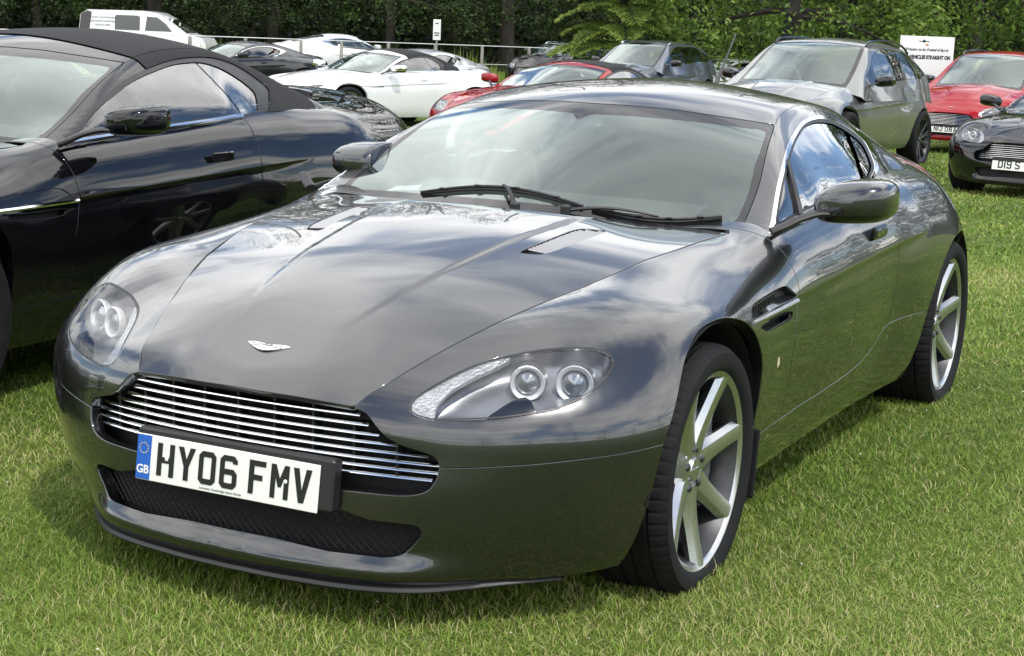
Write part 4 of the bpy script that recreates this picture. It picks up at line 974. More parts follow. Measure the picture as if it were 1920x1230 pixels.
def sign_board():
    p=facing(1737,30.5); t=thing('sign_board','large white board reading VEHICLES STRAIGHT ON between the grey and red SUVs','sign',tuple(p),CAM_YAW+math.pi+.06)
    top=1.86; w,h=.98,.80
    part('board',box((0,0,top-h/2),(.03,w,h),.004),'sign_white',t)
    for y in(-.4,.4): part('sign_post',box((-.045,y,(top-.1)/2),(.05,.05,top-.1),.004),'fence_wood',t)
    def word(txt,size,z,y=0,mat='sign_ink',bold=0,sx=1.0):
        m=text_mesh(txt,size,.001,bold); V=m.V; part('lettering',Msh(np.c_[.0165+V[:,2],V[:,0]*sx+y,V[:,1]+z],m.F),mat,t,smooth=False)
    word('Welcome to the Festival of Speed',.066,top-.235,bold=.002,sx=.85); word('ALL VEHICLES STRAIGHT ON',.088,top-.37,0,bold=.005,sx=.76)
    m=prism([(a*.0024,b*.0024) for a,b in WINGS0],.002,lambda q,d:(.0155+d,q[0],q[1])); part('wing_emblem',Msh(m.V+np.array([0,-.06,top-.09]),m.F),'sign_ink',t,smooth=False)
    for y,mt in((-.008,'sign_red'),(.010,'sign_orange')):
        L=lathe([(0,0),(0,.018)],16,'x'); part('emblem_disc',Msh(L.V+np.array([.017 if y<0 else .0175,y,top-.150]),L.F),mt,t,smooth=False)
WINGS0=[(-40,3),(-12,3),(-6,12),(6,12),(12,3),(40,3),(40,-2),(12,-2),(6,-8),(-6,-8),(-12,-2),(-40,-2)]
sign_board()
def small_sign():
    p=facing(818,47); t=thing('fence_sign','small white upright notice on a post standing at the fence','sign',tuple(p),CAM_YAW+math.pi)
    top=1.95; part('notice',box((.03,0,top-.29),(.012,.21,.56),.003),'sign_white',t); part('sign_post',box((-.01,0,top*.45),(.05,.05,top*.9),.004),'fence_wood',t)
    for z,w in((top-.12,.09),(top-.38,.15),(top-.44,.13)): part('printed_line',box((.0375,0,z),(.002,w,.03)),'sign_ink',t,smooth=False)
small_sign()
# ---------------------------------------------------------------- materials of the cars
car_paint('paint_grey',(.050,.051,.053),metal=.85,rough=.26,coat_ior=1.62)
car_paint('paint_black',(.0035,.0035,.0045),metal=.0,rough=.4,flake=.1,spec=.0)
principled('rubber',(.009,.009,.010),.75,spec=.22,noise=.25,nscale=30,bump=.15,bscale=120,rnoise=.12)
principled('alloy',(.54,.545,.55),.27,metal=.95,coat=.2,noise=.05,nscale=40)
principled('alloy_shaded',(.075,.075,.078),.45,metal=.9,noise=.15,nscale=25)  # barrel alloy coloured dark so the gaps between spokes look shaded
principled('chrome',(.88,.88,.89),.06,metal=1)
principled('vent_blade',(.36,.36,.37),.35,metal=.8)
principled('lamp_ring',(.80,.81,.82),.28,metal=.3)
principled('steel',(.16,.155,.15),.36,metal=1,noise=.35,nscale=60)
principled('steel_dark',(.12,.12,.13),.35,metal=1)
principled('caliper',(.10,.10,.105),.4,metal=.3)
principled('black_trim',(.012,.012,.013),.42,rnoise=.1)
principled('black_gloss',(.006,.006,.007),.12,coat=.5)
principled('dark_inner',(.006,.006,.007),.8)
principled('grille_back',(.010,.010,.012),.7)
principled('frit',(.008,.008,.009),.04,spec=.6)
principled('plate_white',(.78,.78,.74),.32,coat=.3)
principled('plate_yellow',(.78,.60,.10),.32,coat=.3)
principled('plate_black',(.008,.008,.008),.35)
principled('plate_blue',(.01,.10,.45),.35)
principled('plate_star',(.75,.65,.10),.4)
principled('leather',(.08,.08,.08),.5,noise=.2,nscale=25,bump=.1,bscale=200)
principled('leather_light',(.20,.20,.19),.5,noise=.15,nscale=25)
principled('paper',(.75,.70,.72),.6)
principled('lamp_silver',(.88,.89,.90),.16,metal=.9,bump=1.0,bscale=150)
principled('lamp_housing',(.27,.275,.29),.34,metal=.65,coat=.15)
principled('lamp_amber',(.62,.50,.34),.25)
principled('badge',(.82,.82,.80),.15,metal=.8)
principled('wiper',(.014,.014,.015),.5)
glass('glass_screen',(.80,.90,.86),gain=2.3,tintr=(.90,1,.965))
glass('glass_side',(.50,.56,.54),gain=2.6)
glass('glass_dark',(.22,.25,.24),gain=1.9)
glass('glass_lamp',(.95,.96,.97),ior=1.42,gain=1.0)
m=nmat('projector')
def _proj_mat():
    m,nt,out=m_[0],m_[1],m_[2]
m_=m
g_=m_[1].nodes.new('ShaderNodeBsdfPrincipled'); g_.inputs['Base Color'].default_value=(.30,.32,.34,1); g_.inputs['Metallic'].default_value=.6; g_.inputs['Roughness'].default_value=.03; g_.inputs['Coat Weight'].default_value=1; m_[1].links.new(g_.outputs[0],m_[2].inputs[0])

WINGS=[(-40,6),(-30,8.5),(-18,8),(-9,6.5),(-4,4.5),(0,6),(4,4.5),(9,6.5),(18,8),(30,8.5),(40,6),(31,1),(20,-4),(9,-8),(0,-9),(-9,-8),(-20,-4),(-31,1)]
def lamp_parts(root,lamp,mir,paint,detail=True):
    f=mirror if mir else (lambda x:x)
    lens=part('headlight',f(flange(lamp,.01,.003)),'glass_lamp',root)
    _,seal=cut(lamp,lambda V:PxPoly(PX_LAMP)(V)-.0050)
    if detail: part('lamp_seal',f(Msh(seal.V+seal.N*.0006,seal.F,seal.N)),'black_trim',lens)
    # bowl behind the lens, meeting it at the rim
    dd=np.clip(PxPoly(PX_LAMP)(lamp.V),0,1); k=1-np.exp(-dd/.013)
    part('lamp_bowl',f(Msh(lamp.V-lamp.N*.006+np.outer(k,[-.040,-.018,-.042]),lamp.F)),'lamp_housing',lens,angle=60)
    fs=PxPoly(PX_STRIP); st,_=cut(lamp,lambda V:fs(V)-.001)
    part('lamp_strip',f(flange(push(st,.006),.012,.002)),'lamp_silver',lens)
    # two projectors
    for (x,y,z,r) in((.452,.705,.612,.043),(.508,.610,.612,.040)):
        R=rotz(.38)@roty(-.10)
        ring=lathe([(-.016,r*.86),(-.008,r*1.0),(.006,r*1.04),(.010,r*.98),(.006,r*.80),(-.006,r*.70)],36,'x')
        part('lamp_ring',f(xform(ring,R,(x,y,z))),'lamp_ring',lens)
        ln=lathe([(-.02,r*.80),(-.004,r*.74),(.004,r*.60),(.010,r*.36),(.012,0)],28,'x')
        part('projector_lens',f(xform(ln,R,(x,y,z))),'projector',lens)
        sh=lathe([(-.10,r*1.12),(-.045,r*1.12),(-.03,r*1.05),(-.01,r*1.0)],30,'x'); part('projector_shroud',f(xform(sh,R,(x,y,z))),'lamp_housing',lens)
    if detail:
        fw=PxPoly([(912,786),(935,766),(960,750),(980,742),(992,745),(999,757),(1003,777),(960,783)]); wsh,_=cut(lamp,lambda V:fw(V))
        part('lamp_washer',f(flange(push(wsh,.005),.03,.002)),'black_gloss',lens)
    return lens
def grille_parts(root,detail=True,vane='chrome'):
    """horizontal bright vanes and dividers behind the nose opening"""
    back=[]
    ys=np.linspace(-.52,.52,27); nose=lambda y:.832-.36*y**2
    P=np.array([[(nose(y)-.085,y,z) for z in(.34,.585 if abs(y)<.30 else max(.47,.585-.75*(abs(y)-.30)))] for y in ys]); b=part('grille',nonormals(grid(P)),'grille_back',root)
    ends=[(.545,.318),(.524,.338),(.503,.362),(.484,.405),(.465,.47),(.446,.492),(.428,.492),(.410,.478)]
    for z,ym in ends:
        yy=np.linspace(-ym,ym,25); crown=.010*(1-(yy/.42)**2)
        path=np.c_[nose(yy)-.020-.02*(yy/.5)**4,yy,z+crown-.004]
        rings=[]
        for p in path: rings.append([(p[0]-.026,p[1],p[2]-.0015),(p[0]-.001,p[1],p[2]-.0030),(p[0]+.0005,p[1],p[2]-.0022),(p[0]-.0006,p[1],p[2]-.0002),(p[0]-.0035,p[1],p[2]+.0022),(p[0]-.009,p[1],p[2]+.0040),(p[0]-.026,p[1],p[2]+.0044)])
        part('grille_vane',loft(rings),vane,b)
    for y in np.arange(-4,5)*.1:
        zt=.555; part('grille_divider',box((nose(y)-.052,y,.465),(.04,.005,.20 if abs(y)<.3 else .12),.001),'black_trim',b)
    return b
def intake_parts(root):
    nose=lambda y:.832-.36*y**2
    P=np.array([[(nose(y)-.06,y,z) for z in(.15,.345)] for y in np.linspace(-.5,.5,25)]); b=part('lower_intake',nonormals(grid(P)),'dark_inner',root)
    # diamond wire mesh
    ms=[]; a=.022
    for s in(1,-1):
        for k in range(-9,56):
            y0=-.55+k*a*1.0; pts=[]
            for t in np.linspace(0,1,5):
                z=.215+t*.125; y=y0+s*(t-.5)*.125*1.0
                pts.append((nose(y)-.045+ (.0007 if s>0 else -.0007),y,z))
            pts=[p for p in pts if abs(p[1])<.47]
            if len(pts)>1: ms.append(tube(pts,.0009,4,False))
    m=part('intake_mesh',nonormals(join(*ms)),'black_trim',b); m['kind']='stuff'
    return b
def mirror_parts(root,mir,paint,lower='black_gloss',fold=0.0,detail=True,size=1.0):
    f=mirror if mir else (lambda x:x)
    hinge=np.array([-.735,.855,0]); Rf=rotz(fold); sh=np.array([-.05,0,0]) if fold else 0
    def tr(m): return f(Msh((m.V-hinge)@Rf.T+hinge+sh,m.F))
    rings=[]; cx,cy,cz=-.86,.975,.955
    prof=[(-.085,.90,.92),(-.08,.985,.99),(-.05,1.0,1.0),(-.01,.985,.985),(.025,.945,.94),(.05,.86,.85),(.068,.70,.69),(.078,.46,.45),(.082,.18,.18)]
    for x,sy,sz in prof:
        r=superring(0,0,.113*sy*size,.064*sz*size,44,3.6); yy=r[:,0]; zz=r[:,1]
        zz=zz+.008*(yy/.1)-.020*np.clip(-yy/.1,0,1)**2*np.clip(zz/.05,0,1)          # lower, rounder inboard shoulder
        rings.append(np.c_[np.full(len(yy),cx+x-.10*(yy)),cy+yy,cz+zz])
    m=loft(rings); up,lo=cut(m,lambda V:V[:,2]-(cz-.034+.08*(V[:,1]-cy)))
    head=part('door_mirror',tr(up),paint,root,angle=60)
    part('mirror_lower',tr(Msh((lo.V-np.array([cx,cy,cz]))*[.985,.985,1]+np.array([cx,cy,cz]),lo.F)),lower,head,angle=60)
    g=superring(0,0,.098*size,.050*size,36,3.2); part('mirror_glass',tr(Msh(np.c_[np.full(36,cx-.087)-.10*g[:,0],cy+g[:,0],cz+g[:,1]],[tuple(range(36))])),'chrome',head)
    arm=spline([(-.685,.790,.868),(-.705,.82,.884),(-.735,.855,.906),(-.775,.90,.922),(-.81,.95,.920)],per=5)
    part('mirror_arm',f(tube(arm,np.linspace(.020,.015,len(arm)),10,flat=((0,0,1),.62))) if not fold else f(tube(arm[:11],np.linspace(.020,.017,11),10,flat=((0,0,1),.62))),'black_trim',head)
    return head
def wiper(root,base,blade0,blade1,name='wiper'):
    """arm from pivot to blade middle, blade following the glass; points are x,y"""
    def P(x,y,h): return np.array([x,y,float(COUPE.T(np.array([x]),np.array([y]))[0])+h])
    b0,b1=np.array(blade0)[:2],np.array(blade1)[:2]; T_=np.linspace(0,1,14)
    bow=lambda t:np.array([.022*4*t*(1-t),0])
    path=np.array([P(*(b0*(1-t)+b1*t+bow(t)),.010+.004*4*t*(1-t)) for t in T_])
    o=part(name,tube(path,.005,6,flat=((0,0,1),.9)),'wiper',root)
    rub=np.array([P(*(b0*(1-t)+b1*t+bow(t)),.005) for t in T_]); part('wiper_blade',tube(rub,.003,4,flat=((0,0,1),1.8)),'black_trim',o)
    mid=path[7]; q=np.array(base)[:2]; arm=np.array([P(*(q*(1-t)+mid[:2]*t),.010+.016*math.sin(math.pi*t)+.010*t) for t in np.linspace(0,1,9)]); part('wiper_arm',tube(arm,np.linspace(.009,.005,9),6,flat=((0,0,1),.7)),'wiper',o)
    part('wiper_pivot',xform(lathe([(-.03,.016),(.012,.016),(.018,.010),(.018,0)],14,'z'),None,arm[0]),'wiper',o)
    for k in(2,5,8,11):
        a=b1-b0; part('wiper_clip',box(path[k]+np.array([0,0,.003]),(.015,.022,.004),.002,rotz(math.atan2(a[1],a[0])-math.pi/2)),'wiper',o)
    return o
def seat(root,x,y,mat,name='seat'):
    rings=[superring(0,0,a,b,20,3.2) for a,b in((.22,.20),(.245,.23),(.25,.24),(.24,.23),(.20,.19))]
    base=loft([np.c_[x+.02+r[:,1]*1.05,y+r[:,0],np.full(20,z)] for r,z in zip(rings,(.40,.42,.47,.52,.535))])
    o=part(name,nonormals(base),mat,root,angle=60)
    br=[]
    for t,(wd,dp) in zip(np.linspace(0,1,9),[(.22,.08),(.25,.09),(.265,.095),(.27,.095),(.26,.09),(.24,.08),(.17,.07),(.13,.06),(.10,.04)]):
        r=superring(0,0,wd,dp,24,2.8); z=.50+.60*t; br.append(np.c_[x-.22-.24*t+r[:,1],y+r[:,0],np.full(24,z)])
    part('seat_back',nonormals(loft(br)),mat,o,angle=60)
    for s in(-1,1): part('seat_bolster',tube(spline([(x-.20,y+s*.24,.52),(x-.27,y+s*.26,.66),(x-.36,y+s*.25,.84),(x-.42,y+s*.20,.95)],per=4),[.05,.05,.055,.055,.055,.055,.055,.05,.05,.045,.04,.035,.03],10),mat,o)
    return o
def interior(root,lhd=False,light='leather',zs=1.0):
    pr=[(-.55,.60),(-.52,.80),(-.60,.835),(-.72,.872),(-.86,.893),(-.98,.895),(-1.05,.87),(-1.07,.78),(-1.0,.60)]
    rings=[]
    for y in np.linspace(-.66,.66,15):
        k=1-.05*(y/.66)**4; rings.append([(x-.05*(y/.66)**2,y,.6+(z-.6)*k+ (.018*math.exp(-((y+(.37 if not lhd else -.37))/.16)**2) if x<-.8 and z>.8 else 0)) for x,z in pr])
    part('dashboard',nonormals(loft(rings)),'leather',root,angle=50)
    tub=join(box((-1.5,0,.30),(2.3,1.45,.02)),box((-.55,0,.55),(.02,1.45,.5)),box((-2.35,0,.62),(.02,1.3,.64)),box((-1.5,.70,.55),(1.9,.02,.55)),box((-1.5,-.70,.55),(1.9,.02,.55)))
    part('cabin_tub',tub,'dark_inner',root,smooth=False)
    for s in(-1,1): seat(root,-1.45,s*.36,light)
    y=.37 if lhd else -.37; th=np.linspace(0,2*math.pi,40,endpoint=False); ring=np.c_[np.zeros(40),.178*np.cos(th),.178*np.sin(th)]
    R=roty(-.42); sw=part('steering_wheel',nonormals(tube(ring@R.T+np.array([-1.15,y,.865]),.0155,10,closed=True)),'leather',root)
    for a in(.0,math.pi,-math.pi/2):
        q=np.array([[0,0,0],[0,.17*math.cos(a),.17*math.sin(a)]])@R.T+np.array([-1.15,y,.865]); part('wheel_spoke',tube(q,.016,6),'steel_dark',sw)
    part('wheel_hub',xform(lathe([(-.03,.055),(.0,.06),(.02,.05),(.03,0)],20,'x'),R@rotz(math.pi),(-1.15,y,.865)),'leather',sw)
    mr=loft([np.c_[np.full(20,-1.05-.0+x),-.02+r[:,0],1.098+r[:,1]] for x,r in((-.03,superring(0,0,.115,.034,20,3)),(-.012,superring(0,0,.118,.036,20,3)),(.012,superring(0,0,.10,.028,20,3)),(.022,superring(0,0,.05,.014,20,3)))])
    o=part('rear_view_mirror',mr,'black_trim',root,angle=60); part('mirror_stem',tube([(-1.045,-.02,1.10),(-1.06,-.01,1.135)],.010,8),'black_trim',o)
def side_hit(px,off=.004):
    d=ray(px); s=np.linspace(4.0,6.6,2600); P=CAM_P+s[:,None]*d; g=COUPE.S(P[:,0],P[:,2])+off-P[:,1]; return P[np.argmax(g>0)]
def hero():
    t=thing('sports_car','dark grey two-door sports coupe parked on grass with HY06 FMV number plate','car')
    B=car_body(.0115)
    pt='paint_grey'
    fl=lambda k,d=.014:flange(B[k],d)
    # panels
    bon=part('bonnet',both(flange(B['bonnet'],.016,.003)),pt,t)
    for mir in(0,1):
        f=mirror if mir else (lambda x:x)
        v=B['bonnet_vent']; vo=part('bonnet_vent',f(flange(push(v,.014),.002,.001)),'grille_back',bon)
        c0,c1=np.array([-.06,.30]),np.array([-.44,.375]); fv=PxPoly(PX_BV)
        for k in range(24):                        # slats across the vent
            xx=-.062-.0162*k; yy=np.linspace(.27,.41,60); zz=bonnet_z(np.full(60,xx),yy); ok=fv(np.c_[np.full(60,xx),yy,zz])>.0015
            if ok.sum()<3: continue
            ya,yb=yy[ok].min(),yy[ok].max(); ym=(ya+yb)/2; zc=float(bonnet_z(np.array([xx]),np.array([ym]))[0]); tl=(float(bonnet_z(np.array([xx]),np.array([yb]))[0])-float(bonnet_z(np.array([xx]),np.array([ya]))[0]))/(yb-ya)
            bl=box((0,0,0),(.0085,yb-ya,.0016),0,rotx(math.atan(tl))@roty(.42)); part('vent_slat',f(Msh(bl.V+np.array([xx,ym,zc-.004]),bl.F)),'vent_blade',vo,smooth=False)
    # badge with wings, seated on the bonnet
    m=prism([(a*.001,b*.001) for a,b in WINGS],.003); 
    V=m.V; ctr=on((500,651),'y',0); n=np.array([.30,0,.954]); up=np.array([-.954,0,.30]); 
    part('winged_badge',Msh(np.array([ctr[0],0,ctr[2]])+V[:,:1]*np.array([0,1.,0])*1.55+V[:,1:2]*up*1.9+V[:,2:]*n-n*.0005,m.F),'badge',bon,angle=25)
    for yc,zc,wd,ht in((0,.0035,.030,.0022),(-.034,.0055,.030,.0012),(.034,.0055,.030,.0012),(-.030,.0005,.026,.0012),(.030,.0005,.026,.0012)):
        q=np.array([ctr[0],0,ctr[2]])+np.array([0,yc,0])+up*zc*1.6+n*.0027; b=box((0,0,0),(ht*1.9,wd,.0008),0,np.stack([up,np.array([0,1.,0]),n],1)); part('badge_line',Msh(b.V+q,b.F),'steel_dark',bon,smooth=False)
    part('front_bumper',both(flange(B['front_bumper'],.03,.0045)),pt,t)
    part('rear_bumper',both(fl('rear_bumper')),pt,t)
    part('roof',both(fl('roof',.006)),pt,t)
    for mir in(0,1):
        f=mirror if mir else (lambda x:x)
        wg=part('front_wing',f(flange(B['wing'],.034,.0035)),pt,t); part('bonnet_gutter',f(B['bonnet_gutter']),pt,wg)
        part('sill',f(flange(B['sill'],.02,.0045)),pt,t)
        d=part('door',f(flange(B['door'],.016,.0028)),pt,t)
        part('rear_quarter',f(flange(B['quarter_panel'],.034,.0028)),pt,t)
        part('roof_pillar',f(fl('roof_pillar',.008)),pt,t)
        part('window_trim',f(flange(Msh(B['window_trim'].V+B['window_trim'].N*.0035,B['window_trim'].F,B['window_trim'].N),.008,.002)),'chrome',t)
        part('window_seal',f(B['window_seal']),'black_trim',t)
        part('side_window',f(push(B['side_window'],.004)),'glass_side',d)
        part('quarter_window',f(push(B['quarter_window'],.004)),'glass_dark',t)
        # fixed quarter-light bar
        bar=spline([side_hit((1476.6,301)),side_hit((1489,352)),side_hit((1501,405))],per=5); part('window_bar',f(tube(bar,np.linspace(.007,.013,len(bar)),6)),'black_trim',d)
        # waist seal along the bottom of the side glass
        wl=spline([(-.70,.792,.872),(-.93,.797,.888),(-1.2,.798,.904),(-1.5,.796,.918),(-1.78,.785,.931)],per=6); part('waist_seal',f(tube(wl,.008,6,flat=((0,0,1),.9))),'black_trim',d)
        # side vent pockets and strake
        for k,dp,nm in(('vent_upper',.026,'vent_pocket'),('vent_lower',.040,'vent_pocket')):
            v=B[k]; p=push(v,dp); n0=len(v.V); side=Msh(np.vstack([v.V,p.V]),[(i,j,j+n0,i+n0) for i,j in bedges(v)])
            part(nm,f(nonormals(join(nonormals(p),side))),'grille_back' if k=='vent_upper' else 'dark_inner',wg)
        st=[]
        for px in((1413,605),(1430,597),(1455,584.5),(1480,571.5),(1495,563.5)):
            st.append(on(px,'y',.9025-.011*(px[0]-1411)/88))
        st=spline(st,per=5); part('side_strake',f(tube(st,np.linspace(.006,.0085,len(st)),8,flat=((0,0,1),.85))),'alloy',wg)
        for k in range(9):                          # fine ribs in the upper vent
            px=np.array([1413+k*4.6,575-k*3.1]); a=on(px,'y',.885); b=on(px+np.array([1.5,15]),'y',.885); part('vent_rib',f(tube([a,b],.0026,5)),'black_trim',wg)
        ind=xform(lathe([(0,.0),(.006,.008),(.004,.014),(0,.018)][::-1],20,'y'),None,on((1457,678),'y',.889)); ind=Msh((ind.V-ind.V.mean(0))*[.62,1,1.25]+ind.V.mean(0),ind.F); part('side_repeater',f(ind),'lamp_amber',wg)
        # door handle: pad with a dark surround
        hp=on((1650,435),'y',.893); hd=part('door_handle',f(box(hp+np.array([0,.004,0]),(.135,.012,.030),.006)),pt,d); part('handle_recess',f(box(hp-np.array([0,.002,0]),(.152,.012,.046),.008)),'black_gloss',hd)
        lamp_parts(t,B['lamp'],mir,pt)
        mirror_parts(t,mir,pt,fold=1.45 if mir else 0,size=.86 if mir else 1.0)
    # glass
    wsn=part('windscreen',both(B['windscreen']),'glass_screen',t); part('screen_border',both(B['windscreen_frit']),'frit',wsn)
    part('rear_window',both(push(B['rear_window'],.003)),'glass_dark',t)
    grille_parts(t); intake_parts(t)
    # plinth and plate
    pb=part('plate_plinth',xform(box((-.022,.014,.010),(.040,.560,.122),.006),roty(-.12),(.846,0,.378)),'black_trim',t)
    plate(t,'HY06 FMV',(.8462,0,.3778),small='Lancaster Cambridge Aston Martin  01223 7778'.replace('  01223 7778',''))
    # splitter lip
    lip=[]; us=np.linspace(-.40,.40,49)
    for u in us:
        lo_,hi_=-.95,0.0
        for _ in range(24):
            mid=(lo_+hi_)/2; lo_,hi_=(mid,hi_) if wrap_pos(np.array([u]),np.array([mid]))[0,2]<.150 else (lo_,mid)
        p=wrap_pos(np.array([u]),np.array([hi_]))[0]; n=guide(np.array([u]))[1][0]; k=np.clip((.40-abs(u))/.16,0,1)*.97+.03
        q=lambda d,z:(p[0]+n[0]*d,p[1]+n[1]*d,z)
        e=.150; lip.append([q(-.10,.150),q(.004*k,e-.012*k),q(.011*k,e-.014*k),q(.016*k,e-.008*k),q(.012*k,e),q(-.004,.156)])
    part('splitter',loft(lip),'black_trim',t)
    # wipers on the glass
    zg=lambda x,y:float(COUPE.T(np.array([x]),np.array([y]))[0])+.012
    def wp(px):  # point on the glass under a pixel
        d=ray(px); s=np.linspace(3.5,6.5,1500); P=CAM_P+s[:,None]*d; g=COUPE.T(P[:,0],P[:,1])-P[:,2]; k=np.argmax(g>0); return P[k]+np.array([0,0,.012])
    wiper(t,wp((965,396)),wp((789,366)),wp((1093,393)))
    wiper(t,wp((1060,402)),wp((1110,396)),wp((1353,411)))
    cw=[]
    for y in np.linspace(-.64,.64,25):
        x0=-.45-.50*y*y; cw.append([(x0+.05,y,.80-.06*abs(y)),(x0+.05,y,zg(x0,y)-.045),(x0-.10,y,zg(x0-.10,y)-.03),(x0-.10,y,.78)])
    part('scuttle',nonormals(loft(cw,closed_ring=False,caps=False)),'black_trim',t)
    interior(t,light='leather_light')
    tip=on((1380,63),'y',0.0); foot=np.array([-2.30,0,float(COUPE.T(np.array([-2.30]),np.array([0.0]))[0])])
    knee=foot*.62+tip*.38; part('roof_aerial',tube([foot-[.0,0,.01],foot*.85+tip*.15,knee,tip],[.013,.009,.0045,.0035],8),'black_trim',t)
    pc=np.array([wp((716,348)),wp((735,340)),wp((783,337)),wp((775,347))])-np.array([.03,0,.03]); part('dash_paper',Msh(np.vstack([pc,pc-[0,0,.002]]),[(0,1,2,3),(4,5,6,7)[::-1],(0,1,5,4),(1,2,6,5),(2,3,7,6),(3,0,4,7)]),'paper',t,smooth=False)
    # underside and arch liners
    under=join(box((-1.35,0,.235),(3.5,1.4,.05)),box((.42,0,.21),(.5,.62,.06)))
    part('underbody',under,'dark_inner',t,smooth=False)
    for x0,r in((0,.395),(-2.6,.40)):
        for s in(-1,1):
            L=lathe([(.45,0),(.45,r),(.885 if x0==0 else .905,r-.012)],40,'y',arc=math.pi); L=Msh(L.V+np.array([x0+.015,0,.33]),L.F); part('arch_liner',L if s>0 else mirror(L),'dark_inner',t)
    wf=wheel_parts(.328,.235,.2560); wr=wheel_parts(.331,.275,.2560)
    for s in(1,-1):
        add_wheel(t,'hf',wf,(0,s*.784,.327),s,nuts=True); add_wheel(t,'hr',wr,(-2.6,s*.785,.330),s,nuts=True)
        fp=box((0,0,0),(.012,.20,.19),.004); part('mud_flap',xform(fp,roty(-.12),(-.352,s*.80,.27)),'rubber',t)
    return t
HERO=hero()
# ---------------------------------------------------------------- the other parked cars
car_paint('paint_white',(.72,.73,.74),metal=.0,rough=.35,flake=.02)
car_paint('paint_red',(.24,.002,.004),metal=.0,rough=.5,flake=.12,spec=.0,coat_ior=1.42)
car_paint('paint_red2',(.27,.003,.008),metal=.0,rough=.5,flake=.12,spec=.0,coat_ior=1.42)
car_paint('paint_olive',(.205,.21,.20),metal=.7,rough=.33,flake=.12)
car_paint('paint_silver',(.46,.47,.48),metal=.75,rough=.3,flake=.1)
car_paint('paint_charcoal',(.010,.011,.013),metal=.0,rough=.3,spec=.1)
car_paint('paint_navy',(.10,.11,.15),metal=.6,rough=.3)
car_paint('paint_pearl',(.78,.79,.80),metal=.0,rough=.35,flake=.02)
principled('soft_top',(.012,.012,.013),.9,noise=.2,nscale=60,bump=.25,bscale=500)
principled('rim_black',(.02,.02,.022),.3,metal=.6,coat=.4)
principled('lamp_red',(.45,.02,.01),.2,coat=.6)
principled('lamp_red_lit',(.6,.05,.02),.2,emit=(1,.12,.03),emit_s=4.0)
principled('tan_leather',(.25,.09,.04),.5)
SOFT_TOP=[p for p in TOP if p[0]>-1.9]+[(-2.0,0,1.222,1),(-2.2,0,1.165,1),(-2.4,0,1.075,1),(-2.55,0,.995,1),(-2.7,0,.958,1),(-3.0,0,.95,1),(-3.3,0,.945,1),(-3.5,0,.94,1),(-2.0,.5,1.165,.8),(-2.2,.5,1.10,.8),(-2.4,.5,1.02,.8),(-2.55,.5,.955,.8),(-2.8,.5,.93,.8),(-3.2,.45,.915,.8)]
SOFT=Cabin(SOFT_TOP,SIDE)
PX_SLIM=[(800,738),(850,708),(920,682),(1000,664),(1080,656),(1128,660),(1140,672),(1100,698),(1040,716),(960,732),(880,744),(820,750)]
def make_warp(xk,yk,zk):
    """separable stretch: pairs (measured, new)"""
    def one(v,k):
        a=np.array(sorted(k)); e=1e-4
        def f(q):
            r=np.interp(q,a[:,0],a[:,1]); s0=(a[1,1]-a[0,1])/(a[1,0]-a[0,0]); s1=(a[-1,1]-a[-2,1])/(a[-1,0]-a[-2,0])
            r=np.where(q<a[0,0],a[0,1]+(q-a[0,0])*s0,r); return np.where(q>a[-1,0],a[-1,1]+(q-a[-1,0])*s1,r)
        # softened slope: average over a small window
        h=.06; return (f(v-h)+2*f(v)+f(v+h))/4
    def w(m):
        V=m.V; X=np.stack([one(V[:,0],xk),V[:,1]*yk,one(V[:,2],zk)],1); e=1e-3
        N=None
        if m.N is not None:
            D=np.stack([(one(V[:,0]+e,xk)-one(V[:,0]-e,xk))/(2*e),np.full(len(V),yk),(one(V[:,2]+e,zk)-one(V[:,2]-e,zk))/(2*e)],1)
            N=m.N/np.maximum(D,.05); N/=np.linalg.norm(N,axis=1)[:,None]+1e-12
        return Msh(X,m.F,N)
    return w
BODY={}
def body_for(step,kind,lean,slim=False):
    k=(step,kind,lean,slim)
    if k not in BODY:
      BODY[k]=car_body(step,SOFT if kind=='soft' else COUPE,lean,'coupe' if kind in('coupe','suv') else 'soft',PX_SLIM if slim else None)
      if kind=='suv':
        for n in('door','quarter_panel'): BODY[k][n],_=cut(BODY[k][n],lambda V:np.where(V[:,0]<-.60,np.abs(V[:,1])-.745,1.0)+np.where(V[:,0]<-2.75,1,0))
    return BODY[k]
WPS={'seven':wheel_parts(.345,.245,.25),'multi':wheel_parts(.35,.25,.262,style='multi'),'suv':wheel_parts(.39,.275,.288,style='multi'),'five':wheel_parts(.35,.25,.262,style='five')}
SUV_TOP=[(-.30,0,1.07,1),(-.45,0,1.15,1),(-.7,0,1.29,1),(-1.0,0,1.45,1),(-1.25,0,1.565,1),(-1.4,0,1.61,1),(-1.7,0,1.655,1),(-2.1,0,1.675,1),(-2.6,0,1.668,1),(-3.1,0,1.63,1),(-3.5,0,1.57,1),(-3.75,0,1.50,1),(-3.95,0,1.33,1),(-4.1,0,1.18,1),(-.62,.72,1.12,1),(-.9,.69,1.27,1),(-1.15,.66,1.42,1),(-1.4,.62,1.555,1),(-1.8,.58,1.605,1),(-2.3,.57,1.62,1),(-2.9,.56,1.595,1),(-3.4,.54,1.53,1),(-3.75,.5,1.43,1),(-3.95,.5,1.27,1),(-4.1,.5,1.12,1)]
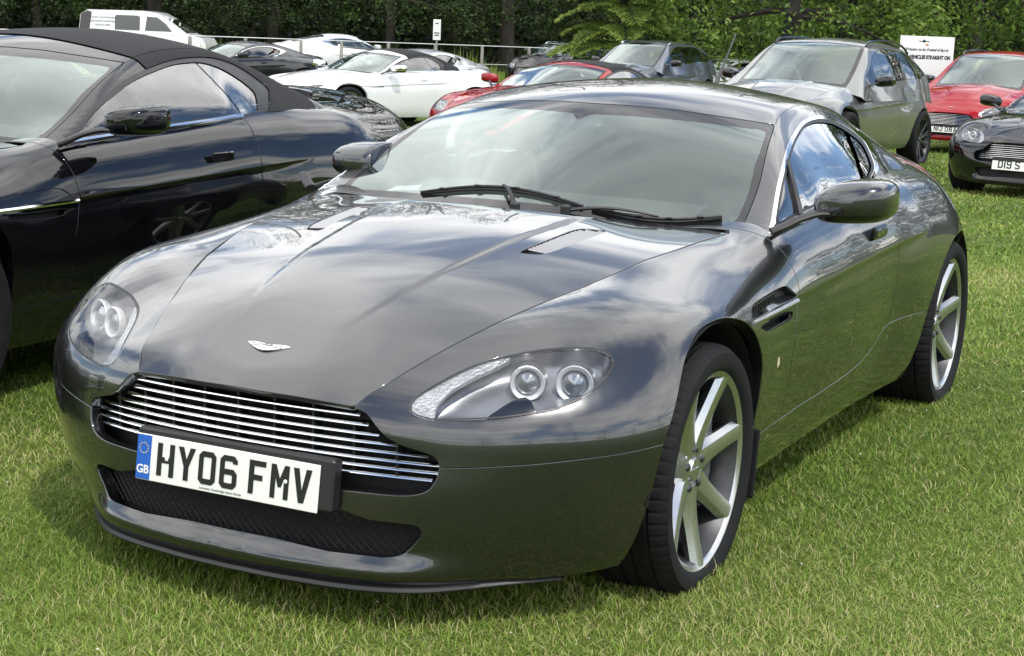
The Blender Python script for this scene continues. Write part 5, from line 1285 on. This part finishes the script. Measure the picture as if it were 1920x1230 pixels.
SUV_SIDE=[(-.7,.86,1.12,1),(-1.2,.87,1.14,1),(-2.0,.88,1.17,1),(-3.0,.86,1.21,1),(-3.6,.78,1.25,1),(-.9,.80,1.22,.7),(-1.5,.66,1.53,1),(-2.1,.645,1.57,1),(-2.8,.64,1.55,1),(-3.3,.63,1.47,1),(-3.7,.60,1.40,1),(-2.0,.79,1.36,.5),(-3.0,.77,1.36,.5),(-1.2,.91,1.0,.6),(-2.4,.92,1.0,.6),(-3.4,.86,1.0,.6),(-4.0,.66,1.1,.6)]
def suv_cabin(step):
    if ('suvc',step) in BODY: return BODY[('suvc',step)]
    C=Cabin(SUV_TOP,SUV_SIDE,k=.05,zr=(.9,1.75),xr=(-4.6,-.1)); c=cabin_mesh(C,step,-4.1,-.40,1.35)
    ed=lambda x:np.interp(x,[-1.42,-1.15,-.9,-.62],[.605,.645,.675,.70])
    body,ws=cut(c,lambda V:-np.minimum.reduce([V[:,0]+1.40+.10*V[:,1]**2,ed(V[:,0])-np.abs(V[:,1])]))
    wi,fr=cut(ws,lambda V:np.minimum.reduce([V[:,0]+1.34+.10*V[:,1]**2,ed(V[:,0])-.05-np.abs(V[:,1]),V[:,2]-1.135+.05*np.abs(V[:,1])]))
    dl=spline([(-.86,1.135),(-1.1,1.30),(-1.4,1.455),(-1.8,1.545),(-2.3,1.562),(-2.9,1.535),(-3.3,1.43),(-3.52,1.30),(-3.3,1.225),(-2.6,1.19),(-1.7,1.155)],closed=True,per=5)
    fd=lambda V:np.where((np.abs(V[:,1])>.5)&(V[:,0]>-3.7)&(V[:,0]<-.6),sdist(V[:,[0,2]],dl),-1)
    body,dd=cut(body,lambda V:-fd(V)); trim,gl=cut(dd,lambda V:.014-fd(V))
    g1,r=cut(gl,lambda V:V[:,0]+1.98-.1*(V[:,2]-1.3)); bp,r=cut(r,lambda V:V[:,0]+2.06-.1*(V[:,2]-1.3)); g2,r=cut(r,lambda V:V[:,0]+2.88+.15*(V[:,2]-1.3)); cp,g3=cut(r,lambda V:V[:,0]+2.95+.15*(V[:,2]-1.3))
    BODY[('suvc',step)]=dict(body=body,ws=wi,frit=fr,trim=trim,g=[g1,g2,g3],post=[bp,cp],C=C); return BODY[('suvc',step)]
def build_car(name,label,pos,heading,paint,kind='coupe',step=.03,lean=True,wb=2.6,fo=.84,ro=.93,ys=1.0,zk=None,wheel='seven',rim='alloy',plate_text=None,plate_left=None,slim=False,leather='leather',vane='chrome',group=None,cat='car',wr=None,mirrorpaint=None,fold=0,inner=True,rails=None,tail=None,plate_z=.3778,wy=.80,msize=1.0):
    global WARP
    z0=float(ground_z(pos[0]-1.3*math.cos(heading),pos[1]-1.3*math.sin(heading)))
    t=thing(name,label,cat,(pos[0],pos[1],z0),heading,group)
    # lean with the lawn
    gx=(float(ground_z(pos[0]-2.6*math.cos(heading),pos[1]-2.6*math.sin(heading)))-float(ground_z(*pos)))/2.6; t.rotation_euler=(0,math.atan(gx),heading)
    B=body_for(step,'suv' if kind=='suv' else kind,lean,slim)
    xk=[(-3.53,-wb-ro),(-2.6,-wb),(0,0),(.84,fo)]; zk=zk or [(0,0),(.33,.335),(1.25,1.25)]
    WARP=make_warp(xk,ys,zk); pt=paint; fl=lambda k,d=.016,b=.003:flange(B[k],d,b)
    bon=part('bonnet',both(fl('bonnet')),pt,t); part('front_bumper',both(fl('front_bumper')),pt,t); part('rear_bumper',both(fl('rear_bumper')),pt,t)
    if not lean:
        pass
    for mir in(0,1):
        f=mirror if mir else (lambda x:x)
        wg=part('front_wing',f(fl('wing',.034)),pt,t); part('bonnet_gutter',f(B['bonnet_gutter']),pt,wg); part('sill',f(fl('sill')),pt,t); d=part('door',f(fl('door')),pt,t); part('rear_quarter',f(fl('quarter_panel',.034)),pt,t)
        if kind!='suv':
            part('roof_pillar',f(B['roof_pillar']),pt,t); part('window_trim',f(B['window_trim']),'chrome' if kind=='coupe' else 'black_trim',t); part('window_seal',f(B['window_seal']),'black_trim',t)
            part('side_window',f(push(B['side_window'],.004)),'glass_side',d); part('quarter_window',f(push(B['quarter_window'],.004)),'glass_side',t)
            if B.get('hood') is not None: part('soft_top',f(Msh(B['hood'].V+B['hood'].N*.004,B['hood'].F,B['hood'].N)),'soft_top',t)
            wl=spline([(-.70,.792,.872),(-.93,.797,.888),(-1.2,.798,.904),(-1.5,.796,.918),(-1.78,.785,.931)],per=4); part('waist_seal',f(tube(wl,.009,6)),'black_trim' if kind!='soft' else 'chrome',d)
        if kind=='suv': WARP=make_warp(xk,ys,[(0,0),(.33,.37),(.72,.80),(.86,1.04),(.955,1.16),(1.1,1.30)])
        mirror_parts(t,mir,mirrorpaint or pt,fold=fold,size=msize)
        if kind=='suv': WARP=make_warp(xk,ys,zk)
        lamp_parts(t,B['lamp'],mir,pt,detail=False) if not slim else slim_lamp(t,B['lamp'],f)
        st=[]
        for px in((1405,609),(1430,597),(1455,584.5),(1480,571.5),(1499,561.5)): st.append(on(px,'y',.9035-.011*(px[0]-1411)/88))
        st=spline(st,per=3); part('side_strake',f(tube(st,.009,6,flat=((0,0,1),.8))),'chrome',wg)
        if not lean:
            for k,dp in(('vent_upper',.004),('vent_lower',.035)):
                v=B[k]; p=push(v,dp); n0=len(v.V); side=Msh(np.vstack([v.V,p.V]),[(i,j,j+n0,i+n0) for i,j in bedges(v)])
                part('vent_pocket',f(p) if k=='vent_upper' else f(nonormals(join(nonormals(p),side))),pt if k=='vent_upper' else 'dark_inner',wg)
            hp=on((1650,440),'y',.899); part('door_handle',f(box(hp,(.14,.008,.034),.004)),pt,d)
            pc=B['bonnet_vent']
        else:
            hp=on((1650,440),'y',.897); part('door_handle',f(box(hp,(.14,.012,.028),.004)),pt,d)
    if not lean: [part('bonnet_vent',q(push(B['bonnet_vent'],.008)),'grille_back',bon) for q in((lambda x:x),mirror)]
    m=prism([(a*.001,b*.001) for a,b in WINGS],.004); V=m.V; part('winged_badge',Msh(np.array([.69,0,.648])+V[:,:1]*np.array([0,1.,0])+V[:,1:2]*np.array([-.954,0,.3])+V[:,2:]*np.array([.3,0,.954]),m.F),'badge',bon)
    grille_parts(t,vane=vane); 
    yy=np.linspace(-.5,.5,17); part('lower_intake',nonormals(grid(np.array([[(.832-.36*y*y-.05,y,z) for z in(.2,.35)] for y in yy]))),'dark_inner',t)
    if plate_text: plate(t,plate_text,(.862,0,plate_z),euro=False,left=plate_left); part('plate_plinth',box((.845,0,plate_z),(.03,.53,.118),.004),'black_trim',t)
    if kind!='suv':
        if kind=='coupe': part('roof',both(B['roof']),pt,t)
        w_=part('windscreen',both(B['windscreen']),'glass_screen',t); part('screen_border',both(B['windscreen_frit']),'frit',w_)
        part('rear_window',both(push(B['rear_window'],.003)) if kind=='coupe' else both(Msh(B['rear_window'].V+B['rear_window'].N*.004,B['rear_window'].F,B['rear_window'].N)),'glass_dark' if kind=='coupe' else 'soft_top',t)
    else:
        S=suv_cabin(step*1.1); WARP=None if zk is None else make_warp([(-4.1,-wb-ro-.03),(-.4,-.4)],ys*.96,[(0,0),(1.0,np.interp(.86,*zip(*[(a,b) for a,b in zk]))-.10),(1.675,zk[-1][1])])
        part('roof',both(S['body']),pt,t); w_=part('windscreen',both(S['ws']),'glass_screen',t); part('screen_border',both(S['frit']),'frit',w_)
        for mir in(0,1):
            f=mirror if mir else (lambda x:x)
            part('window_trim',f(S['trim']),rails or 'black_gloss',t); [part('window_post',f(q),'black_gloss',t) for q in S['post']]
            for g in S['g']: part('side_window',f(push(g,.004)),'glass_dark',t)
            rl=[(x,y,float(S['C'].T(np.array([x]),np.array([y]))[0])+h) for x,y,h in((-1.45,.60,.0),(-1.6,.595,.035),(-2.0,.585,.045),(-2.6,.58,.045),(-3.1,.57,.04),(-3.4,.56,.0))]
            part('roof_rail',f(tube(spline(rl,per=4),.016,6)),rails or 'black_gloss',t)
        WARP=make_warp(xk,ys,zk)
    if inner:
        MATMAP['leather']='leather'
        if kind=='suv': WARP=make_warp(xk,ys,[(0,0),(.3,.35),(.9,1.10),(1.15,1.42)])
        interior(t,light=leather); WARP=make_warp(xk,ys,zk)
    part('underbody',join(box((-1.35,0,.25),(3.5,1.4,.06)),box((.42,0,.22),(.5,.62,.06))),'dark_inner',t,smooth=False)
    WARP=None
    wp=WPS[wheel]; Rw={'seven':.345,'multi':.35,'suv':.39,'five':.35}[wheel]; sc=(wr or Rw)/Rw
    for s in(1,-1):
        add_wheel(t,(wheel,rim),wp,(0,s*wy*ys,Rw*sc-.01),s,sc,rim); add_wheel(t,(wheel,rim),wp,(-wb,s*wy*ys,Rw*sc-.01),s,sc,rim)
        for x0 in(0,-wb):
            r=Rw*sc+.05; L=lathe([(.45,0),(.45,r),(.86*ys,r-.012)],28,'y',arc=math.pi); L=Msh(L.V+np.array([x0,0,Rw*sc]),L.F); part('arch_liner',L if s>0 else mirror(L),'dark_inner',t)
    if tail:
        for s in(-1,1): part('tail_lamp',box((-wb-ro+.10,s*.62*ys,.80*tail[1]),(.10,.34,.06),.02,rotz(-s*.35)),tail[0],t)
    return t
def slim_lamp(t,lamp,f):
    lens=part('headlight',f(flange(lamp,.01,.003)),'glass_lamp',t); part('lamp_bowl',f(push(lamp,.02)),'lamp_housing',lens)
    c=lamp.V.mean(0)
    for k in(-.10,0,.09): part('projector_lens',f(xform(lathe([(0,.024),(.012,.02),(.02,.01),(.022,0)],14,'x'),rotz(.4),c+np.array([-k*.55,k,-.012]))),'chrome',lens)
    return lens
H=R_
VOL=build_car('convertible_car','glossy black convertible with black fabric roof parked beside the grey coupe',(-.002,-2.718),H(1.0),'paint_black','soft',step=.0165,lean=False,wb=2.74,fo=.90,ro=1.08,ys=1.03,zk=[(0,0),(.33,.34),(.72,.735),(.93,.955),(1.25,1.285)],wheel='multi',rim='rim_black',msize=.84)
build_car('convertible_car','pearl white convertible with black fabric roof and black multi-spoke wheels',(-19.34,-13.16),H(-17.3),'paint_pearl','soft',step=.026,wb=2.80,fo=.90,ro=1.02,ys=1.04,zk=[(0,0),(.33,.345),(.72,.745),(.93,.965),(1.25,1.30)],wheel='five',rim='alloy',slim=True,mirrorpaint='chrome')
build_car('convertible_car','deep red convertible with black fabric roof and plate ending 5245',(-14.7,-7.226),H(-10.1),'paint_red','soft',step=.026,wb=2.6,fo=.84,ro=.95,wheel='seven',plate_text='HL 5245')
build_car('sports_coupe','black sports coupe with D19 number plate and bright grille bars',(-14.13,-.63),H(-8.8),'paint_black','coupe',step=.026,wb=2.7,fo=.86,ro=1.0,ys=1.02,plate_text='D19 S',wheel='seven',plate_left=-.20,plate_z=.36)
build_car('sports_coupe','dark charcoal sports coupe parked beyond the white convertible near the white van',tuple(at_s(345,37.5)),H(-20),'paint_charcoal','coupe',step=.036,wheel='seven')
build_car('sports_coupe','silver sports coupe half hidden behind the white convertible',(-26.2,-16.4),H(-12),'paint_silver','coupe',step=.036,wheel='seven')
build_car('sports_coupe','pale silver low coupe half hidden between the grey SUV and the dark blue SUV',(-36.1,-13.3),H(-30),'paint_silver','coupe',step=.036,wheel='seven')
SUVZ=[(0,0),(.15,.24),(.33,.39),(.72,.83),(.86,1.08),(.955,1.185),(1.25,1.675)]
build_car('luxury_suv','satin grey green SUV with black door mirrors parked facing the grey coupe',(-16.04,-4.225),H(-2.9),'paint_olive','suv',step=.026,wb=3.06,fo=.93,ro=1.03,ys=1.06,zk=SUVZ,wheel='suv',rim='rim_black',mirrorpaint='black_gloss',vane='chrome',wy=.82)
build_car('luxury_suv','bright red SUV with black grille and N12 DBX number plate',(-23.65,-3.5),H(-5.9),'paint_red2','suv',step=.026,wb=3.06,fo=.93,ro=1.03,ys=1.06,zk=SUVZ,wheel='suv',rim='rim_black',mirrorpaint='black_gloss',plate_text='N12 DBX',leather='tan_leather',wy=.82,plate_z=.34)
build_car('family_suv','dark blue estate style SUV with silver roof rails in front of the conifer',(-29.65,-12.27),H(-3.7),'paint_navy','suv',step=.036,wb=2.87,fo=.86,ro=.95,ys=1.0,zk=SUVZ[:-1]+[(1.25,1.62)],wheel='suv',rails='chrome',wy=.82,mirrorpaint='black_gloss')
build_car('family_suv','black SUV with silver roof rails far back by the fence',tuple(at_s(1010,52)),H(-4),'paint_black','suv',step=.036,wb=2.87,fo=.86,ro=.95,zk=SUVZ[:-1]+[(1.25,1.46)],wheel='suv',rails='chrome',wy=.82,inner=False)
build_car('family_suv','dark SUV roof showing behind the grey SUV under the bright tree',(-38.0,-11.3),H(-6),'paint_charcoal','suv',step=.036,wb=2.87,fo=.86,ro=.95,zk=SUVZ[:-1]+[(1.25,1.66)],wheel='suv',wy=.82,inner=False)
build_car('electric_saloon','white saloon seen from behind with glowing red tail light beyond the fence',tuple(at_s(745,52)),H(140),'paint_white','coupe',step=.036,wb=2.95,fo=.9,ro=1.1,ys=1.05,zk=[(0,0),(.33,.345),(.72,.80),(.93,1.05),(1.25,1.43)],wheel='five',tail=('lamp_red_lit',1.12))
def van():
    p=at_s(352,66); t=thing('delivery_van','white panel van with dark rear pillar and lettering on its side','van',(p[0],p[1],float(ground_z(*p))),H(112))
    W2=.93
    side=[(.95,.35),(.98,.75),(.80,1.02),(.20,1.15),(-.55,1.66),(-1.0,1.90),(-1.5,1.97),(-3.7,1.95),(-3.95,1.80),(-4.02,1.1),(-4.0,.35)]
    rings=[]
    for y,k in((-W2,0),(-W2*.985,.5),(-W2*.93,.8),(-W2*.8,1),(0,1.02),(W2*.8,1),(W2*.93,.8),(W2*.985,.5),(W2,0)):
        rings.append([(x*(1 if k else 1),y*(1-.10*max(0,z-1.0)),.35+(z-.35)*(1-.035*(1-k))) for x,z in side])
    part('body_shell',nonormals(loft(rings)),'paint_white',t,angle=40)
    for s in(-1,1):
        yb=lambda z:s*(W2*(1-.10*max(0,z-1.0))+.004)
        def pane(nm,pts,mt,th=.006): 
            m=Msh([(x,yb(z),z) for x,z in pts]+[(x,yb(z)-s*th*2,z) for x,z in pts],[tuple(range(len(pts))),tuple(range(2*len(pts)-1,len(pts)-1,-1))]+[(i,(i+1)%len(pts),len(pts)+(i+1)%len(pts),len(pts)+i) for i in range(len(pts))]); return part(nm,m,mt,t,smooth=False)
        pane('front_door_window',[(-.35,1.22),(-.62,1.52),(-.95,1.74),(-1.35,1.76),(-1.42,1.22)],'glass_dark')
        pane('side_door_window',[(-1.62,1.22),(-1.62,1.74),(-1.72,1.78),(-2.55,1.78),(-2.6,1.72),(-2.6,1.22)],'glass_dark')
        pane('rear_corner_trim',[(-3.62,.9),(-3.52,1.86),(-3.70,1.91),(-3.93,1.78),(-4.0,1.1),(-3.98,.9)],'black_gloss')
        for z,tx in((1.66,'LUXURY WATERMARKS'),(1.52,'SERVICING & REPAIRS'),(1.38,'SALES & HIRE')):
            m=text_mesh(tx,.10,.001); V=m.V; part('lettering',Msh(np.c_[-3.08-s*V[:,0],[yb(z)+s*.002+s*v for v in V[:,2]],V[:,1]+z],m.F),'steel_dark',t,smooth=False)
        for x in(0,-3.1):
            w=bpy.data.objects.new('wheel',WHEELMESH[(('five','alloy'),s)]['rim']); link(w,t); w.location=(x,s*.80,.34); link(bpy.data.objects.new('tyre',WHEELMESH[(('five','alloy'),s)]['tyre']),w)
    part('windscreen',Msh([(.16,-.72,1.19),(.16,.72,1.19),(-.56,.68,1.69),(-.56,-.68,1.69)],[(0,1,2,3)]),'glass_dark',t,smooth=False)
van()
